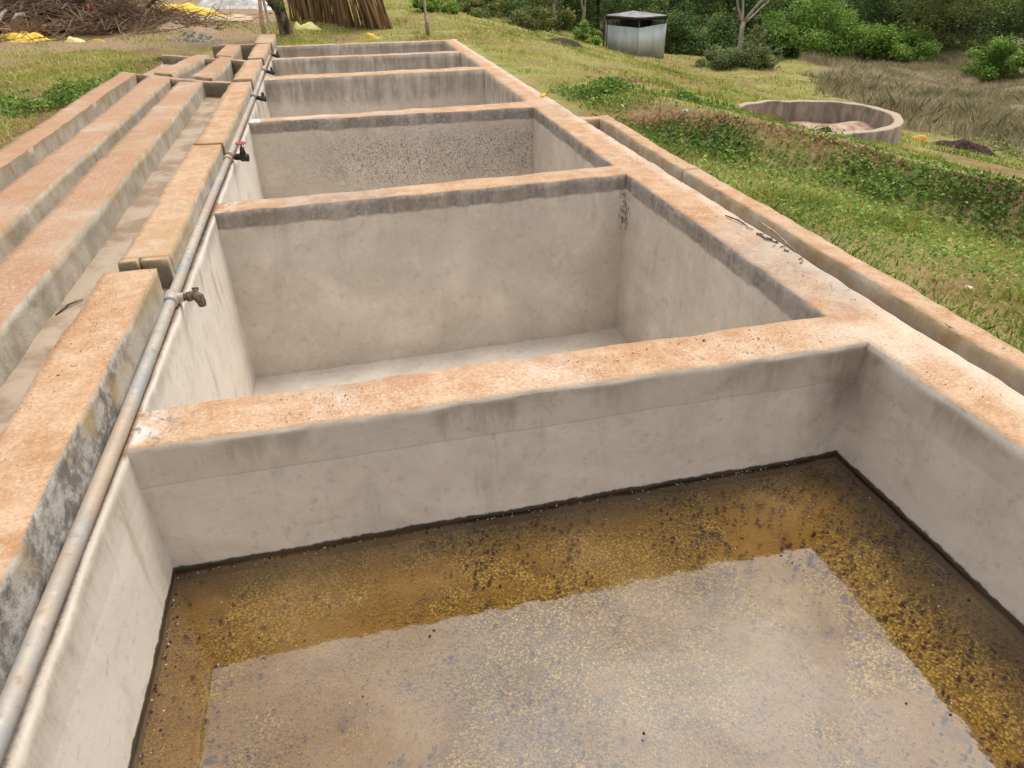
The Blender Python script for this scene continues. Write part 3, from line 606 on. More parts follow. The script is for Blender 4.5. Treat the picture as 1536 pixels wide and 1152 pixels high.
PP = np.stack([X, Y, 0*X], 1); tone = np.clip(rng.normal(.34, .2, N)+.24*wob(PP, .9, 2)+.2*wob(PP, 2.7, 5)+.14*wob(PP, 7, 1)+.3*ss((Y-6)/6)-.12*tuft, 0, 1)
stuff('lawn_grass', V, F_, GRASS, tone, 'short patchy green and straw coloured grass right of the tanks', 'grass')
# ---- small broad leaves mixed into the near lawn
X, Y = polar(42000, 3.0, 11, .45, 1.2); den = np.clip(.35+.8*wob(np.stack([X, Y, 0*X], 1), 2.6, 5), .03, 1); ok = clear(X, Y) & (rng.uniform(0, 1, len(X)) < den) & (bank_s(X, Y) < .25)
X, Y = X[ok], Y[ok]; N = len(X); V, F_ = leaves(np.stack([X, Y, terr(X, Y)+rng.uniform(.005, .05, N)], 1), rng.uniform(.012, .03, N)*(1+.06*np.hypot(X, Y)), .6, .8)
stuff('clover_weeds', V, F_, LF_LIGHT, rng.uniform(0, .9, N), 'small bright green clover leaves among the near grass', 'weeds')
# ---- dark weeds on the bank
N = 38000; t = rng.uniform(-3.2, 9.5, N); s = rng.normal(.19, .17, N); bx = 3.87+.519*t+.855*s; by = 4.54-.855*t+.519*s
den = np.clip(.42+.75*wob(np.stack([bx, by, 0*bx], 1), 2.4, 4)+.35*wob(np.stack([bx, by, 0*bx], 1), 7, 2), .04, 1); ok = (rng.uniform(0, 1, N) < den) & clear(bx, by) & (by > .5); bx, by = bx[ok], by[ok]; N = len(bx)
hh = .11*np.clip(.5+.7*wob(np.stack([bx, by, 0*bx], 1), 4, 9), .15, 1.3)
V, F_ = leaves(np.stack([bx, by, terr(bx, by)+rng.uniform(0, 1, N)*hh], 1), rng.uniform(.018, .048, N), .55, .6)
stuff('bank_weeds', V, F_, WEED, np.clip(rng.normal(.36, .25, N)+.2*wob(np.stack([bx, by, 0*bx], 1), 3, 8), 0, 1), 'dark leafy weeds covering the low bank in the grass', 'weeds')
# ---- withered reddish stems along the lip
N = 3600; t = rng.uniform(-3.4, 3, N); s = rng.normal(.5, .07, N); bx = 3.87+.519*t+.855*s; by = 4.54-.855*t+.519*s; ok = clear(bx, by) & (rng.uniform(0, 1, N) < np.clip(.6+.7*wob(np.stack([bx, by, 0*bx], 1), 2, 1), .05, 1)); bx, by = bx[ok], by[ok]; N = len(bx)
V, F_ = blades(np.stack([bx, by, terr(bx, by)-.01], 1), rng.uniform(.02, .06, N), rng.uniform(.003, .006, N), 1.3)
stuff('withered_stems', V, F_, REDW, rng.uniform(0, 1, N), 'withered reddish stems along the top of the bank', 'dry weeds')
# ---- weeds on the slope between bank and pit, and down to the right
X, Y = polar(60000, 6, 17, .5, 1.15); s = bank_s(X, Y); ok = clear(X, Y) & (s > .8) & (rng.uniform(0, 1, len(X)) < np.clip(-.15+.8*wob(np.stack([X, Y, 0*X], 1), 1.5, 7), .0, 1)) & (X < 13)
X, Y = X[ok], Y[ok]; N = len(X); V, F_ = leaves(np.stack([X, Y, terr(X, Y)+rng.uniform(0, .10, N)], 1), rng.uniform(.025, .06, N), .55, .5)
stuff('slope_weeds', V, F_, WEED, np.clip(rng.normal(.6, .25, N), 0, 1), 'leafy green weeds on the slope around the round pit', 'weeds')
# ---- tall dry grass behind the pit
N = 1900; gx = rng.uniform(10.6, 24, N); gy = rng.uniform(9, 30, N)
ang = np.degrees(np.arctan2(gx, gy)); ok = (gx*.75+gy*.45 > 13.6) & (ang > 31) & (ang < 56) & (np.hypot(gx, gy) < 36) & (gy < 12.3+(gx-10.6)*1.75+1.6*wob(np.stack([gx, gy, 0*gx], 1), 1.1, 4)); gx, gy = gx[ok], gy[ok]; n = len(gx)
rep = 95; CX = np.repeat(gx, rep); CY = np.repeat(gy, rep); hs = np.repeat(rng.uniform(.14, .34, n)*np.clip(.85+.45*wob(np.stack([gx, gy, 0*gx], 1), .7, 3), .4, 1.4), rep)
N = len(CX); bx = CX+rng.normal(0, .22, N); by = CY+rng.normal(0, .22, N)
V, F_ = blades(np.stack([bx, by, terr(bx, by)-.02], 1), hs*rng.uniform(.5, 1.2, N), rng.uniform(.0035, .007, N), .5)
stuff('tall_dry_grass', V, F_, DRYG, np.clip(rng.normal(.45, .22, N)+np.repeat(rng.normal(0, .22, n), rep), 0, 1), 'tall brown dry grass in tussocks behind the round pit', 'dry grass')
# ---- left field grass
X, Y = polar(130000, 7.5, 22, -.62, -.03); ok = clear(X, Y) & (X < HX0-.06) | ((Y > 15.1) & (X < 2)); den = np.clip(.45+.7*wob(np.stack([X, Y, 0*X], 1), 1.6, 1), .04, 1)
ok &= (rng.uniform(0, 1, len(X)) < den) & ~((Y+.35*X+.5*wob(np.stack([X, Y, 0*X], 1), 1.5, 2) > 15.0) & (X < -1.2) & (rng.uniform(0, 1, len(X)) < .72)); X, Y = X[ok], Y[ok]; N = len(X); D = np.hypot(X, Y)
V, F_ = blades(np.stack([X, Y, terr(X, Y)-.008], 1), rng.uniform(.025, .075, N), (.0017+.0004*D)*rng.uniform(.7, 1.4, N), .8)
stuff('left_grass', V, F_, GRASS, np.clip(rng.normal(.62, .2, N), 0, 1), 'sparse brownish grass left of the channels', 'grass')

# ---- bushes and trees
def clump_mesh(name, cl, lsize, n, mat, asp=.5, droop=.1):
    """cl: list of (centre, radius): leaves on and in the clumps, thinning inwards"""
    C = np.array([c for c, r in cl]); Rr = np.array([r for c, r in cl]); pr = Rr**2/np.sum(Rr**2)
    k = rng.choice(len(cl), n, p=pr); d = rng.normal(size=(n, 3)); d /= np.linalg.norm(d, axis=1)[:, None]
    rad = Rr[k]*rng.uniform(.25, 1.08, n)**.5*np.exp(np.abs(rng.normal(0, .22, n))*(rng.uniform(0, 1, n) < .4)*1.6); P = C[k]+d*rad[:, None]*np.array([1, 1, .8])
    V, F_ = leaves(P, rng.uniform(.6, 1.3, n)*lsize, asp, .4, droop)
    tone = np.clip(rng.normal(.36, .17, n)+.16*d[:, 2]+rng.normal(0, .15, len(cl))[k], 0, 1)
    return npmesh(name, V, F_, mat, tone)
def limb(mb, p0, d, ln, r, depth, tips, spread=.6, up=.15, seg=6, nseg=4):
    pts = [Vector(p0)]; rr = [r]; d = Vector(d).normalized()
    for i in range(nseg):
        d = (d+Vector((random.gauss(0, .13), random.gauss(0, .13), random.gauss(up*.5, .08)))).normalized(); pts.append(pts[-1]+d*ln/nseg); rr.append(r*(1-.45*(i+1)/nseg))
    mb.tube(pts, rr, seg)
    if depth == 0: tips.append(pts[-1]); return
    for k in range(random.choice((2, 3, 3))):
        i = random.choice((nseg-1, nseg, nseg)); dd = (d+Vector((random.gauss(0, spread), random.gauss(0, spread), random.gauss(up, .3)))).normalized()
        limb(mb, pts[i], dd, ln*random.uniform(.55, .8), rr[i]*.68, depth-1, tips, spread, up, max(4, seg-1), 3)
    tips.append(pts[-1])
def tree_meshes(height, tr, leafm, n, lsize, low=.12, depth=3, bark=None, cr=1.0):
    mb = MB(); tips = []; limb(mb, (0, 0, -.3), (0, 0, 1), height*.42, tr, depth, tips, .62, .2, 8)
    cl = [(np.array(t), random.uniform(.3, .6)*cr*height/5) for t in tips]
    for _ in range(34):       # low foliage and undergrowth round the foot
        a = random.uniform(0, 6.28); q = random.uniform(.3, 2.1)*cr*height/5; cl.append((np.array((q*math.cos(a), q*math.sin(a), height*random.uniform(low, .6))), random.uniform(.35, .7)*cr*height/5))
    o = mb.build('trunk', bark or MT_BARKD, None, True); me = o.data; bpy.data.objects.remove(o)
    return me, clump_mesh('crown', cl, lsize, n, leafm)
TREEM = [tree_meshes(5.0, .12, LF_DARK, 17000, .12, .03), tree_meshes(4.4, .10, LF_DARK, 16000, .11, .02, cr=1.15), tree_meshes(5.4, .10, LF_OLIVE, 13000, .11, .05), tree_meshes(3.4, .06, LF_OLIVE, 7000, .09, .1), tree_meshes(4.6, .10, LF_LIGHT, 13000, .12, .1)]
def tree(kind, x, y, sc, rz, label):
    t = empty('broadleaf_tree', (x, y, tz(x, y)), label, 'tree', 'trees at the edge of the wood'); t.rotation_euler.z = rz; t.scale = (sc, sc, sc)
    for nm, me in zip(('trunk', 'crown'), TREEM[kind]): link(bpy.data.objects.new(nm, me), t)
TL = [(2, 7.2, 39, .9, 'olive tree standing on the far slope beyond the thin post'), (3, 9.0, 36, 1.1, 'small olive tree on the slope left of the bare pale saplings'), (2, 11.5, 39.5, 1., 'olive tree behind the two bare pale saplings'),
      (0, 13.6, 38, 1., 'dark leafy tree directly behind the metal shed'), (1, 16.2, 35.5, 1., 'dark leafy tree just right of the metal shed'), (0, 18.7, 34.0, .95, 'dark tree close behind the bare branched tree'),
      (4, 22.0, 33.8, 1., 'yellow green tree in the wood behind the bright shrubs'), (1, 20.6, 31.6, .9, 'low dark tree between bare tree and bright shrubs'), (0, 25.5, 31.0, 1.05, 'dark tree with slim trunk right of the bright shrubs'),
      (2, 24.6, 27.2, .85, 'large grey green tree spreading over the tall dry grass'), (1, 27.5, 27.0, 1.1, 'broad dark tree at the right end of the dry grass'), (2, 28.2, 24.0, 1., 'olive tree at the right edge of the picture'),
      (1, 9.6, 46, 1.1, 'far olive backed dark tree high on the slope beyond the post'), (0, 15.5, 45, 1.2, 'tall dark tree in the back row behind the shed'), (1, 20.5, 42.5, 1.2, 'tall dark tree in the back row behind the bare tree'), (0, 25.5, 39.5, 1.2, 'tall dark tree in the back row above the bright shrubs'),
      (1, 30.5, 35.5, 1.25, 'tall dark tree in the back row at the right'), (0, 33.5, 31, 1.2, 'dark back row tree at the far right edge'), (3, 5.2, 44, 1.3, 'small olive tree far up the slope behind the pole stack'), (2, 12.8, 49, 1.2, 'olive tree at the top of the slope left of the shed'), (0, 27.6, 35.2, 1.1, 'dark tree in the gap behind the yellow green tree'), (1, 24.6, 34.6, 1., 'dark tree between the yellow green tree and the slim trunk'), (4, 30.0, 31.4, 1.1, 'yellow green tree high behind the grey green tree'), (1, 26.2, 29.4, .8, 'low dark tree behind the smaller bright shrub'), (0, 13.0, 41.5, 1.1, 'dark tree up the slope above the shed roof')]
for i, (k, x, y, s_, lb) in enumerate(TL): tree(k, x, y, s_, i*1.37, lb)
def bush(name, x, y, r, h, mat, n, ls, label, cat='shrub', group=None, stem=True, z=None):
    b = empty(name, (x, y, tz(x, y)), label, cat, group); cl = []
    for _ in range(max(14, int(20*r))): a = random.uniform(0, 6.28); q = r*math.sqrt(random.random())*.85; cl.append((np.array((q*math.cos(a), q*math.sin(a), h*random.uniform(.08, .95)*(1-.4*q/r))), random.uniform(.12, .34)*min(r, h)))
    link(bpy.data.objects.new('foliage', clump_mesh('foliage', cl, ls, n, mat)), b)
    if stem:
        mb = MB()
        for k in range(5): a = random.uniform(0, 6.28); mb.tube([(0, 0, -.1), (.3*r*math.cos(a), .3*r*math.sin(a), h*.35), (.6*r*math.cos(a), .6*r*math.sin(a), h*.75)], [.03*h, .02*h, .008*h], 5)
        mb.build('stem', MT_BARKD, b)
SB = 'shrubs in front of the wood'
bush('leafy_shrub', 19.8, 28.8, 1.9, 2.3, LF_LIGHT, 11000, .13, 'largest bright green shrub behind the dry grass', group=SB)
bush('leafy_shrub', 21.6, 27.6, 1.4, 1.6, LF_LIGHT, 8000, .12, 'bright green shrub right of the largest one', group=SB)
bush('leafy_shrub', 22.8, 26.4, 1.2, 1.2, LF_LIGHT, 6000, .12, 'smaller bright shrub below the slim dark trunk', group=SB)
bush('leafy_shrub', 22.8, 22.0, 1.2, 1.3, LF_LIGHT, 7000, .11, 'bright leafy shrub at the right edge of the dry grass', group=SB)
bush('leafy_shrub', 23.9, 21.0, 1.1, .8, LF_LIGHT, 4500, .11, 'low bright shrub at the right edge of the picture', group=SB)
bush('leafy_shrub', 18.5, 29.8, 1.2, 1.9, LF_PALE, 7000, .11, 'grey green shrub right of the bare tree trunk', group=SB)
bush('pale_shrub', 14.5, 26.6, 1.1, .9, LF_PALE, 6500, .09, 'pale fluffy shrub right of the metal shed', group=SB)
bush('pale_shrub', 15.9, 26.4, 1.1, .9, LF_PALE, 6500, .09, 'pale shrub at the foot of the bare tree', group=SB)
bush('leafy_shrub', 16.4, 31.2, 1.5, 1.7, LF_DARK, 6000, .13, 'dark shrub left of the bare tree', group=SB)
bush('leafy_shrub', 14.9, 32.2, 1.5, 1.9, LF_DARK, 6000, .13, 'dark shrub right behind the metal shed', group=SB)
bush('leafy_shrub', 9.9, 29.2, .7, .8, LF_LIGHT, 3000, .1, 'bright green shrub at the left side of the shed', group=SB)
bush('leafy_shrub', 7.0, 27.0, 1.2, .8, LF_OLIVE, 4000, .1, 'olive shrub behind the dark heap', group=SB)
bush('leafy_shrub', 5.0, 26.5, 1.3, .7, LF_OLIVE, 4000, .1, 'low olive shrub in the grass right of the post', group=SB)
bush('leafy_shrub', 3.2, 23.2, .8, .5, LF_LIGHT, 3000, .09, 'low green shrub right of the pole stack', group=SB)
bush('leafy_shrub', 4.2, 31.0, 1.6, 1.2, LF_DARK, 5000, .12, 'dark green shrub beyond the thin post', group=SB)
bush('leafy_shrub', 7.0, 33.0, 1.6, 1.4, LF_DARK, 5000, .12, 'dark green shrub left of the bare pale saplings', group=SB)
bush('leafy_shrub', 9.2, 32.0, 1.2, 1.0, LF_OLIVE, 4000, .11, 'olive shrub at the foot of the pale saplings', group=SB)
def weeds(x, y, rx, ry, h, n, ls, label, mat=WEED):
    px = rng.normal(0, rx*.5, n); py = rng.normal(0, ry*.5, n); f = .45+.75*wob(np.stack([x+px, y+py, 0*px], 1), 5, 3)+.4*wob(np.stack([x+px, y+py, 0*px], 1), 12, 7); ok = (rng.uniform(0, 1, n) < np.clip(f, .03, 1)) & clear(x+px, y+py); px, py, f = px[ok], py[ok], np.clip(f[ok], .2, 1.2)
    e = np.exp(-(px/rx)**2-(py/ry)**2); V, F_ = leaves(np.stack([px, py, terr(x+px, y+py)-tz(x, y)+rng.uniform(0, 1, len(px))*h*f*(.25+.75*e)], 1), rng.uniform(.6, 1.3, len(px))*ls, .5, .6)
    o = link(bpy.data.objects.new('weed_patch', npmesh('weed_patch', V, F_, mat, np.clip(rng.normal(.42, .22, len(px)), 0, 1))), None, label, 'weeds', None, 'stuff'); o.location = (x, y, tz(x, y))
weeds(-3.7, 10.7, .75, .9, .26, 6500, .06, 'dark green weeds left of the outermost kerb')
weeds(-3.3, 12.6, .4, .6, .2, 2600, .055, 'small weed patch farther along the outermost kerb')
weeds(-4.6, 10.0, .6, .6, .2, 2600, .06, 'lighter green weeds at the left edge of the picture', LF_LIGHT)
weeds(-2.95, 14.2, .3, .5, .12, 1500, .05, 'small weed patch beside the far channel')
weeds(3.2, 8.6, .45, .9, .16, 4200, .05, 'dark weed patch beside the far end of the gutter')
weeds(4.6, 9.4, .9, .7, .12, 3500, .05, 'scattered green weeds in the grass left of the round pit')
weeds(12.2, 9.5, 1.2, 1.2, .5, 4500, .09, 'tall leafy weeds right of the dark debris', LF_PALE)
def bare(x, y, h, r, label, depth=4, lean=(0, 0, 1), bark=MT_BARKP, spread=.5):
    t = empty('bare_tree', (x, y, tz(x, y)), label, 'tree'); mb = MB(); tips = []
    limb(mb, (0, 0, -.2), lean, h*.3, r, depth, tips, spread, .25, 8); mb.build('trunk', bark, t, True)
random.seed(21)
bt = empty('bare_tree', (16.9, 29.4, tz(16.9, 29.4)), 'bare tree with pale spreading branches in front of the wood', 'tree'); mb = MB(); mb.tube([(0, 0, -.3), (.02, 0, .5), (-.02, .02, 1.0), (.03, .02, 1.35)], [.15, .115, .10, .095], 9)
for d_, l_, r_ in (((-.55, 0, 1), 1.3, .06), ((-.12, .1, 1), 1.4, .065), ((.45, -.1, 1), 1.5, .07), ((.9, 0, .75), 1.2, .045)): limb(mb, (.02, .02, 1.25), d_, l_, r_, 3, [], .45, .2, 7)
mb.build('trunk', MT_BARKP, bt, True)
bare(10.3, 33.5, 5, .10, 'left of two bare pale saplings left of the shed', 4, (-.35, 0, 1))
bare(11.1, 33.6, 5, .11, 'right of two bare pale saplings left of the shed', 4, (.12, 0, 1))

# ================================================================== SHED
shed = empty('metal_shed', (0, 0, 0), 'small corrugated zinc shed with flat roof beyond the grass', 'shed')
def sheet(a, b, z0, z1a, z1b, name, parent, pitch=.095, amp=.012, lab=None):
    a = Vector(a); b = Vector(b); ln = (b-a).length; d = (b-a)/ln; nrm = Vector((d.y, -d.x)); n = int(ln/pitch*6); V = []; Fq = []
    for i in range(n+1):
        t = i/n; o = a+(b-a)*t+nrm*(amp*math.sin(2*math.pi*ln*t/pitch)); V += [(o.x, o.y, z0), (o.x, o.y, z1a+(z1b-z1a)*t)]
    for i in range(n): Fq.append((2*i, 2*i+2, 2*i+3, 2*i+1))
    me = npmesh(name, V, Fq, MT_ZINC, smooth=True); o = link(bpy.data.objects.new(name, me), parent, lab); s_ = o.modifiers.new('thick', 'SOLIDIFY'); s_.thickness = .004; return o
ML, MM, MR = (10.82, 29.2), (11.62, 27.75), (12.82, 27.95); MK = (ML[0]+MR[0]-MM[0], ML[1]+MR[1]-MM[1])
sheet(ML, MM, -2.45, -1.26, -1.29, 'wall_sheet', shed); sheet(MM, MR, -2.45, -1.29, -1.19, 'wall_sheet', shed); sheet(MR, MK, -2.6, -1.13, -1.12, 'wall_sheet', shed); sheet(MK, ML, -2.6, -1.12, -1.2, 'wall_sheet', shed)
for i, (x, y) in enumerate((ML, MM, MR, MK)):
    q = MB(); cxm = (ML[0]+MR[0])/2; cym = (ML[1]+MR[1])/2; xx = x+(cxm-x)*.05; yy = y+(cym-y)*.05; q.tube([(xx, yy, -2.7), (xx, yy, -.95)], .035, 7); q.build('corner_post', MT_BARKD, shed)
q = MB(); q.tube([(10.72, 29.1, -2.4), (10.66, 29.0, -.98)], .04, 7); q.build('corner_post', MT_BARKD, shed, label='leaning outer post at the left corner')
q = MB()
cc = Vector(((ML[0]+MR[0])/2, (ML[1]+MR[1])/2, 0)); PT = []
for x, y in (ML, MM, MR, MK): PT.append((cc.x+(x-cc.x)*1.03, cc.y+(y-cc.y)*1.03))
zt = (-.93, -.95, -.93, -.84)
lo_ = [(x, y, z) for (x, y), z in zip(PT, zt)]; hi_ = [(x, y, z+.012) for (x, y), z in zip(PT, zt)]
q.quad(*hi_); q.quad(*reversed(lo_))
for i in range(4): q.quad(lo_[i], lo_[(i+1) % 4], hi_[(i+1) % 4], hi_[i])
q.build('roof', simple('dull_roof_sheet', (.16, .165, .17), (.30, .30, .30), 3, .7, .2), shed)
for a_, b_ in ((ML, MM), (MM, MR), (MR, MK), (MK, ML)):
    q = MB(); q.tube([(a_[0], a_[1], -.99), (b_[0], b_[1], -.99)], .06, 6); q.build('roof_beam_and_gap_shade', MT_BLACK, shed)  # black beams that also stand in for the shade in the roof gap
q = MB(); q.box((cc.x, cc.y, -1.8), (.85, .85, 1.66), .5); q.build('gap_shade_box', MT_BLACK, shed)  # black box added inside to make the gap under the roof dark

# ================================================================== POLES, TRUNK, POST
stack = empty('pole_stack', (0, 0, 0), 'stack of many slender brown poles leaning together beyond the tanks', 'poles')
CM = []
for i, (a_, b_) in enumerate((((.28, .16, .10), (.44, .28, .18)), ((.38, .25, .16), (.58, .43, .29)), ((.13, .08, .05), (.24, .15, .1)))): CM.append(simple('pole_bark', a_, b_, 3, .9, 0, .15, .005, (1, 1, .2)))
for k in range(170):
    t = k/99 if k < 100 else random.random(); row = 0 if k < 100 else 1
    x = -.75+2.25*t+random.gauss(0, .07); y = 21.2-3.4*t+(0 if row == 0 else random.uniform(.3, .9))+random.gauss(0, .08)
    lean = -.02-.30*max(0, t-.45)*1.6+random.gauss(0, .055); r = random.uniform(.012, .036); h = random.uniform(2.2, 2.9)
    if t > .97: lean -= .12
    q = MB(); q.tube([(x, y, -.12), (x+lean*h*.5+random.gauss(0, .02), y+.16*h*.5, h*.5), (x+lean*h, y+.18*h, h)], [r, r*.9, r*.7], 6); q.build('pole', random.choice((CM[0], CM[1], CM[1], CM[2])), stack, True)
trk = empty('tree_trunk', (-.86, 17.3, -.1), 'mottled dark tree trunk at the far end of the pipe', 'tree'); mb = MB(); tips = []
mb.tube([(.1, 0, -.15), (.08, 0, .05), (.03, .02, .4), (-.02, .05, .9), (-.05, .05, 1.6), (.0, .05, 2.6)], [.22, .15, .125, .12, .115, .1], 12)
mb.tube([(-.02, .05, .5), (-.28, -.05, .9), (-.5, -.1, 1.6)], [.07, .055, .04], 8); mb.tube([(.0, .05, 2.5), (.3, .1, 3.4), (.4, .2, 4.2)], [.09, .06, .03], 8); mb.tube([(0, .05, 2.5), (-.4, .2, 3.3), (-.6, .1, 4.1)], [.08, .05, .03], 8)
mb.build('trunk', simple('mottled_bark', (.055, .04, .03), (.26, .20, .15), 9, .95, 0, .1, .02, (1, 1, .45), .4, .6), trk, True)
cl = [(np.array((random.gauss(0, .5), random.gauss(0, .4), random.uniform(3., 4.6))), random.uniform(.35, .6)) for _ in range(14)]+[(np.array((.02, -.1, .62)), .16), (np.array((-.16, -.05, .75)), .17)]
link(bpy.data.objects.new('crown', clump_mesh('crown', cl, .1, 4200, LF_DARK)), trk)
q = MB(); q.tube([(-.93, 15.3, -.02), (-1.02, 15.9, .3), (-1.08, 16.4, .75), (-1.12, 16.9, 1.5)], [.03, .028, .025, .02], 7); q.build('leaning_stick', MT_WOOD, None, True, 'crooked stick leaning up from the far end of the pipe', 'stick')
q = MB(); q.tube([(-1.12, 15.6, -.08), (-1.16, 16.0, .3), (-1.1, 16.5, 1.2)], [.045, .04, .03], 7); q.build('leaning_stick', simple('reddish_stick', (.28, .15, .09), (.42, .27, .18), 12, .9), None, True, 'reddish branch propped beside the tree trunk at the channel end', 'stick')
q = MB(); q.tube([(2.06, 15.95, -.15), (2.05, 15.96, .22), (2.04, 15.97, .24), (2.02, 16.0, 1.3)], [.045, .04, .026, .022], 8); q.build('thin_post', MT_WOOD, None, True, 'thin upright wooden post behind the far tank rim', 'post')

# ================================================================== HEAPS AND SHEETS
def heap(name, cx_, cy_, rx, ry, h, rz, mat, label, cat, nz=.25, n=40, fr=3., z=None):
    u = np.linspace(-1, 1, n); UU, VV = np.meshgrid(u, u); rr = np.hypot(UU, VV); x = UU*rx; y = VV*ry
    X_ = cx_+x*math.cos(rz)-y*math.sin(rz); Y_ = cy_+x*math.sin(rz)+y*math.cos(rz)
    P = np.stack([X_.ravel(), Y_.ravel(), 0*X_.ravel()], 1); w_ = wob(P, fr, 3).reshape(X_.shape); w2 = wob(P, fr*3.1, 6).reshape(X_.shape)
    e = 1-ss((rr+.18*w_-.35)/.62); Z_ = terr(X_, Y_)-.03+e*h*(1+nz*w_+nz*.6*w2)+e*.02
    i, j = np.meshgrid(np.arange(n-1), np.arange(n-1)); k = (j*n+i); em = (e[:-1, :-1]+e[1:, 1:]+e[1:, :-1]+e[:-1, 1:]) > .02; k = k[em]
    me = npmesh(name, np.stack([X_.ravel(), Y_.ravel(), Z_.ravel()], 1), np.stack([k, k+1, k+n+1, k+n], 1), mat, smooth=True)
    return link(bpy.data.objects.new(name, me), None, label, cat)
heap('yellow_net', -6.45, 19.2, .95, .42, .15, -.55, MT_YEL, 'bright yellow net bunched up at the left edge below the brushwood', 'net', .5, 40, 6)
heap('plastic_bag', -5.25, 18.55, .30, .2, .10, -.3, MT_YEL2, 'crumpled white and yellow bag lying below the brushwood', 'bag', .5, 30, 9)
heap('yellow_scrap', -4.75, 18.35, .2, .12, .06, .2, simple('orange_scrap', (.45, .26, .06), (.6, .4, .14), 12, .8), 'orange scrap of net right of the crumpled bag', 'scrap', .5, 24, 9)
heap('yellow_net', -4.3, 27.4, 4.4, .5, .16, -1.12, MT_YEL, 'long yellow net strip laid across the pale yard', 'net', .4, 60, 4)
heap('yellow_net', -.42, 18.7, .52, .28, .14, -.7, MT_YEL2, 'pale yellow net heap right of the tree trunk', 'net', .5, 36, 8)
heap('yellow_net', .92, 16.35, .24, .14, .09, -.1, MT_YEL, 'small yellow net heap behind the far tank rim', 'net', .5, 30, 9)
heap('plastic_sheet', -2.7, 28.0, 2.2, 1.0, .42, -.9, MT_SHEET, 'grey plastic sheet over a low heap beyond the yellow strip', 'sheet', .3, 44, 3)
heap('yard_mat', -3.1, 23.2, 1.9, 1.5, .06, -.9, simple('sand_mat', (.40, .31, .21), (.55, .44, .31), 6, .9, 0, .1, .02), 'pale drying mat spread on the yard before the yellow strip', 'mat', .5, 44, 3)
heap('rubble_heap', -2.75, 17.9, .95, .45, .1, -.55, simple('rubble', (.10, .09, .075), (.36, .31, .25), 14, .95, 0, .1, .04), 'low grey rubble heap beyond the channels', 'rubble', .8, 50, 9)
heap('pulp_heap', 7.0, 22.2, 2.5, .45, .17, 1.06, MT_PULP, 'long dark brown heap of pulp left of the shed', 'heap', .35, 50, 3)
heap('soil_patch', 4.6, 11.35, .45, .22, .05, .3, simple('brown_litter', (.12, .06, .04), (.24, .13, .08), 16, .95, 0, .1, .02), 'brown litter patch in the middle of the grass', 'litter', .6, 30, 8)
heap('dark_debris', 10.2, 10.0, .7, .28, .14, -1.2, MT_PULP, 'dark debris heap to the right of the round pit', 'heap', .6, 30, 5)
heap('orange_scrap', 9.4, 10.15, .32, .16, .06, -.6, simple('orange_cloth', (.5, .26, .04), (.62, .36, .08), 12, .8), 'orange scrap lying by the outer wall of the round pit', 'scrap', .5, 26, 8)

heap('straw_heap', -3.2, 19.6, 1.3, .55, .12, -.55, simple('dry_straw', (.22, .14, .09), (.44, .33, .22), 22, .95, 0, .1, .04, (1, 2, 1)), 'flat scatter of dry straw right of the brushwood', 'straw', .6, 44, 7)
# brushwood pile
bp = empty('brushwood_pile', (0, 0, 0), 'big tangled pile of dry brushwood at the upper left', 'brushwood')
def pile_h(x, y): return 1.7*math.exp(-(((x+6.2)/2.0)**2+((y-21.6)/1.6)**2))
heap_o = None
Vt, Ft = [], []; mb = MB()
for k in range(2600):
    x = random.gauss(-6.1, 1.5); y = random.gauss(21.1, .95); hz = max(.02, pile_h(x, y)); z = -.05+hz*random.uniform(.15, 1.0)
    a = random.uniform(0, 6.28); ln = random.uniform(.35, 1.3); el = random.gauss(0, .35); d = Vector((math.cos(a)*math.cos(el), math.sin(a)*math.cos(el), math.sin(el)))
    pz = lambda v: Vector((v.x, v.y, max(v.z, -.04))); c = Vector((x, y, z)); r = random.uniform(.004, .013)
    mb.tube([pz(c-d*ln*.5), pz(c+Vector((random.gauss(0, .05), random.gauss(0, .05), random.gauss(.03, .05)))), pz(c+d*ln*.5)], [r, r*.8, r*.4], 4, False)
mb.build('twigs', MT_TWIG, bp, kind='stuff')
for k in range(16):
    x = random.gauss(-6.6, 1.1); y = random.gauss(20.6, .6); a = random.uniform(0, 6.28); ln = random.uniform(1., 2.2); z = .2+random.random()*.6*max(.1, pile_h(x, y)); q = MB(); d = Vector((math.cos(a), math.sin(a)*.4, random.gauss(0, .2)))
    q.tube([Vector((x, y, z))-d*ln*.5, Vector((x, y, z+.06)), Vector((x, y, z))+d*ln*.5], [.045, .04, .02], 7); q.build('branch', random.choice((MT_BARKD, MT_WOOD, MT_BARKP)), bp, True)
u = np.linspace(-1, 1, 30); UU, VV = np.meshgrid(u, u); XH = -6.6+UU*2.4; YH = 21.7+VV*1.7
Zh = np.array([[.62*pile_h(x, y) for x, y in zip(r1, r2)] for r1, r2 in zip(XH, YH)])-.12; i, j = np.meshgrid(np.arange(29), np.arange(29)); k = (j*30+i).ravel()
link(bpy.data.objects.new('pile_core', npmesh('pile_core', np.stack([XH.ravel(), YH.ravel(), Zh.ravel()], 1), np.stack([k, k+1, k+31, k+30], 1), simple('brush_litter', (.03, .02, .014), (.12, .08, .055), 14, .95, 0, .1, .05), smooth=True)), bp)
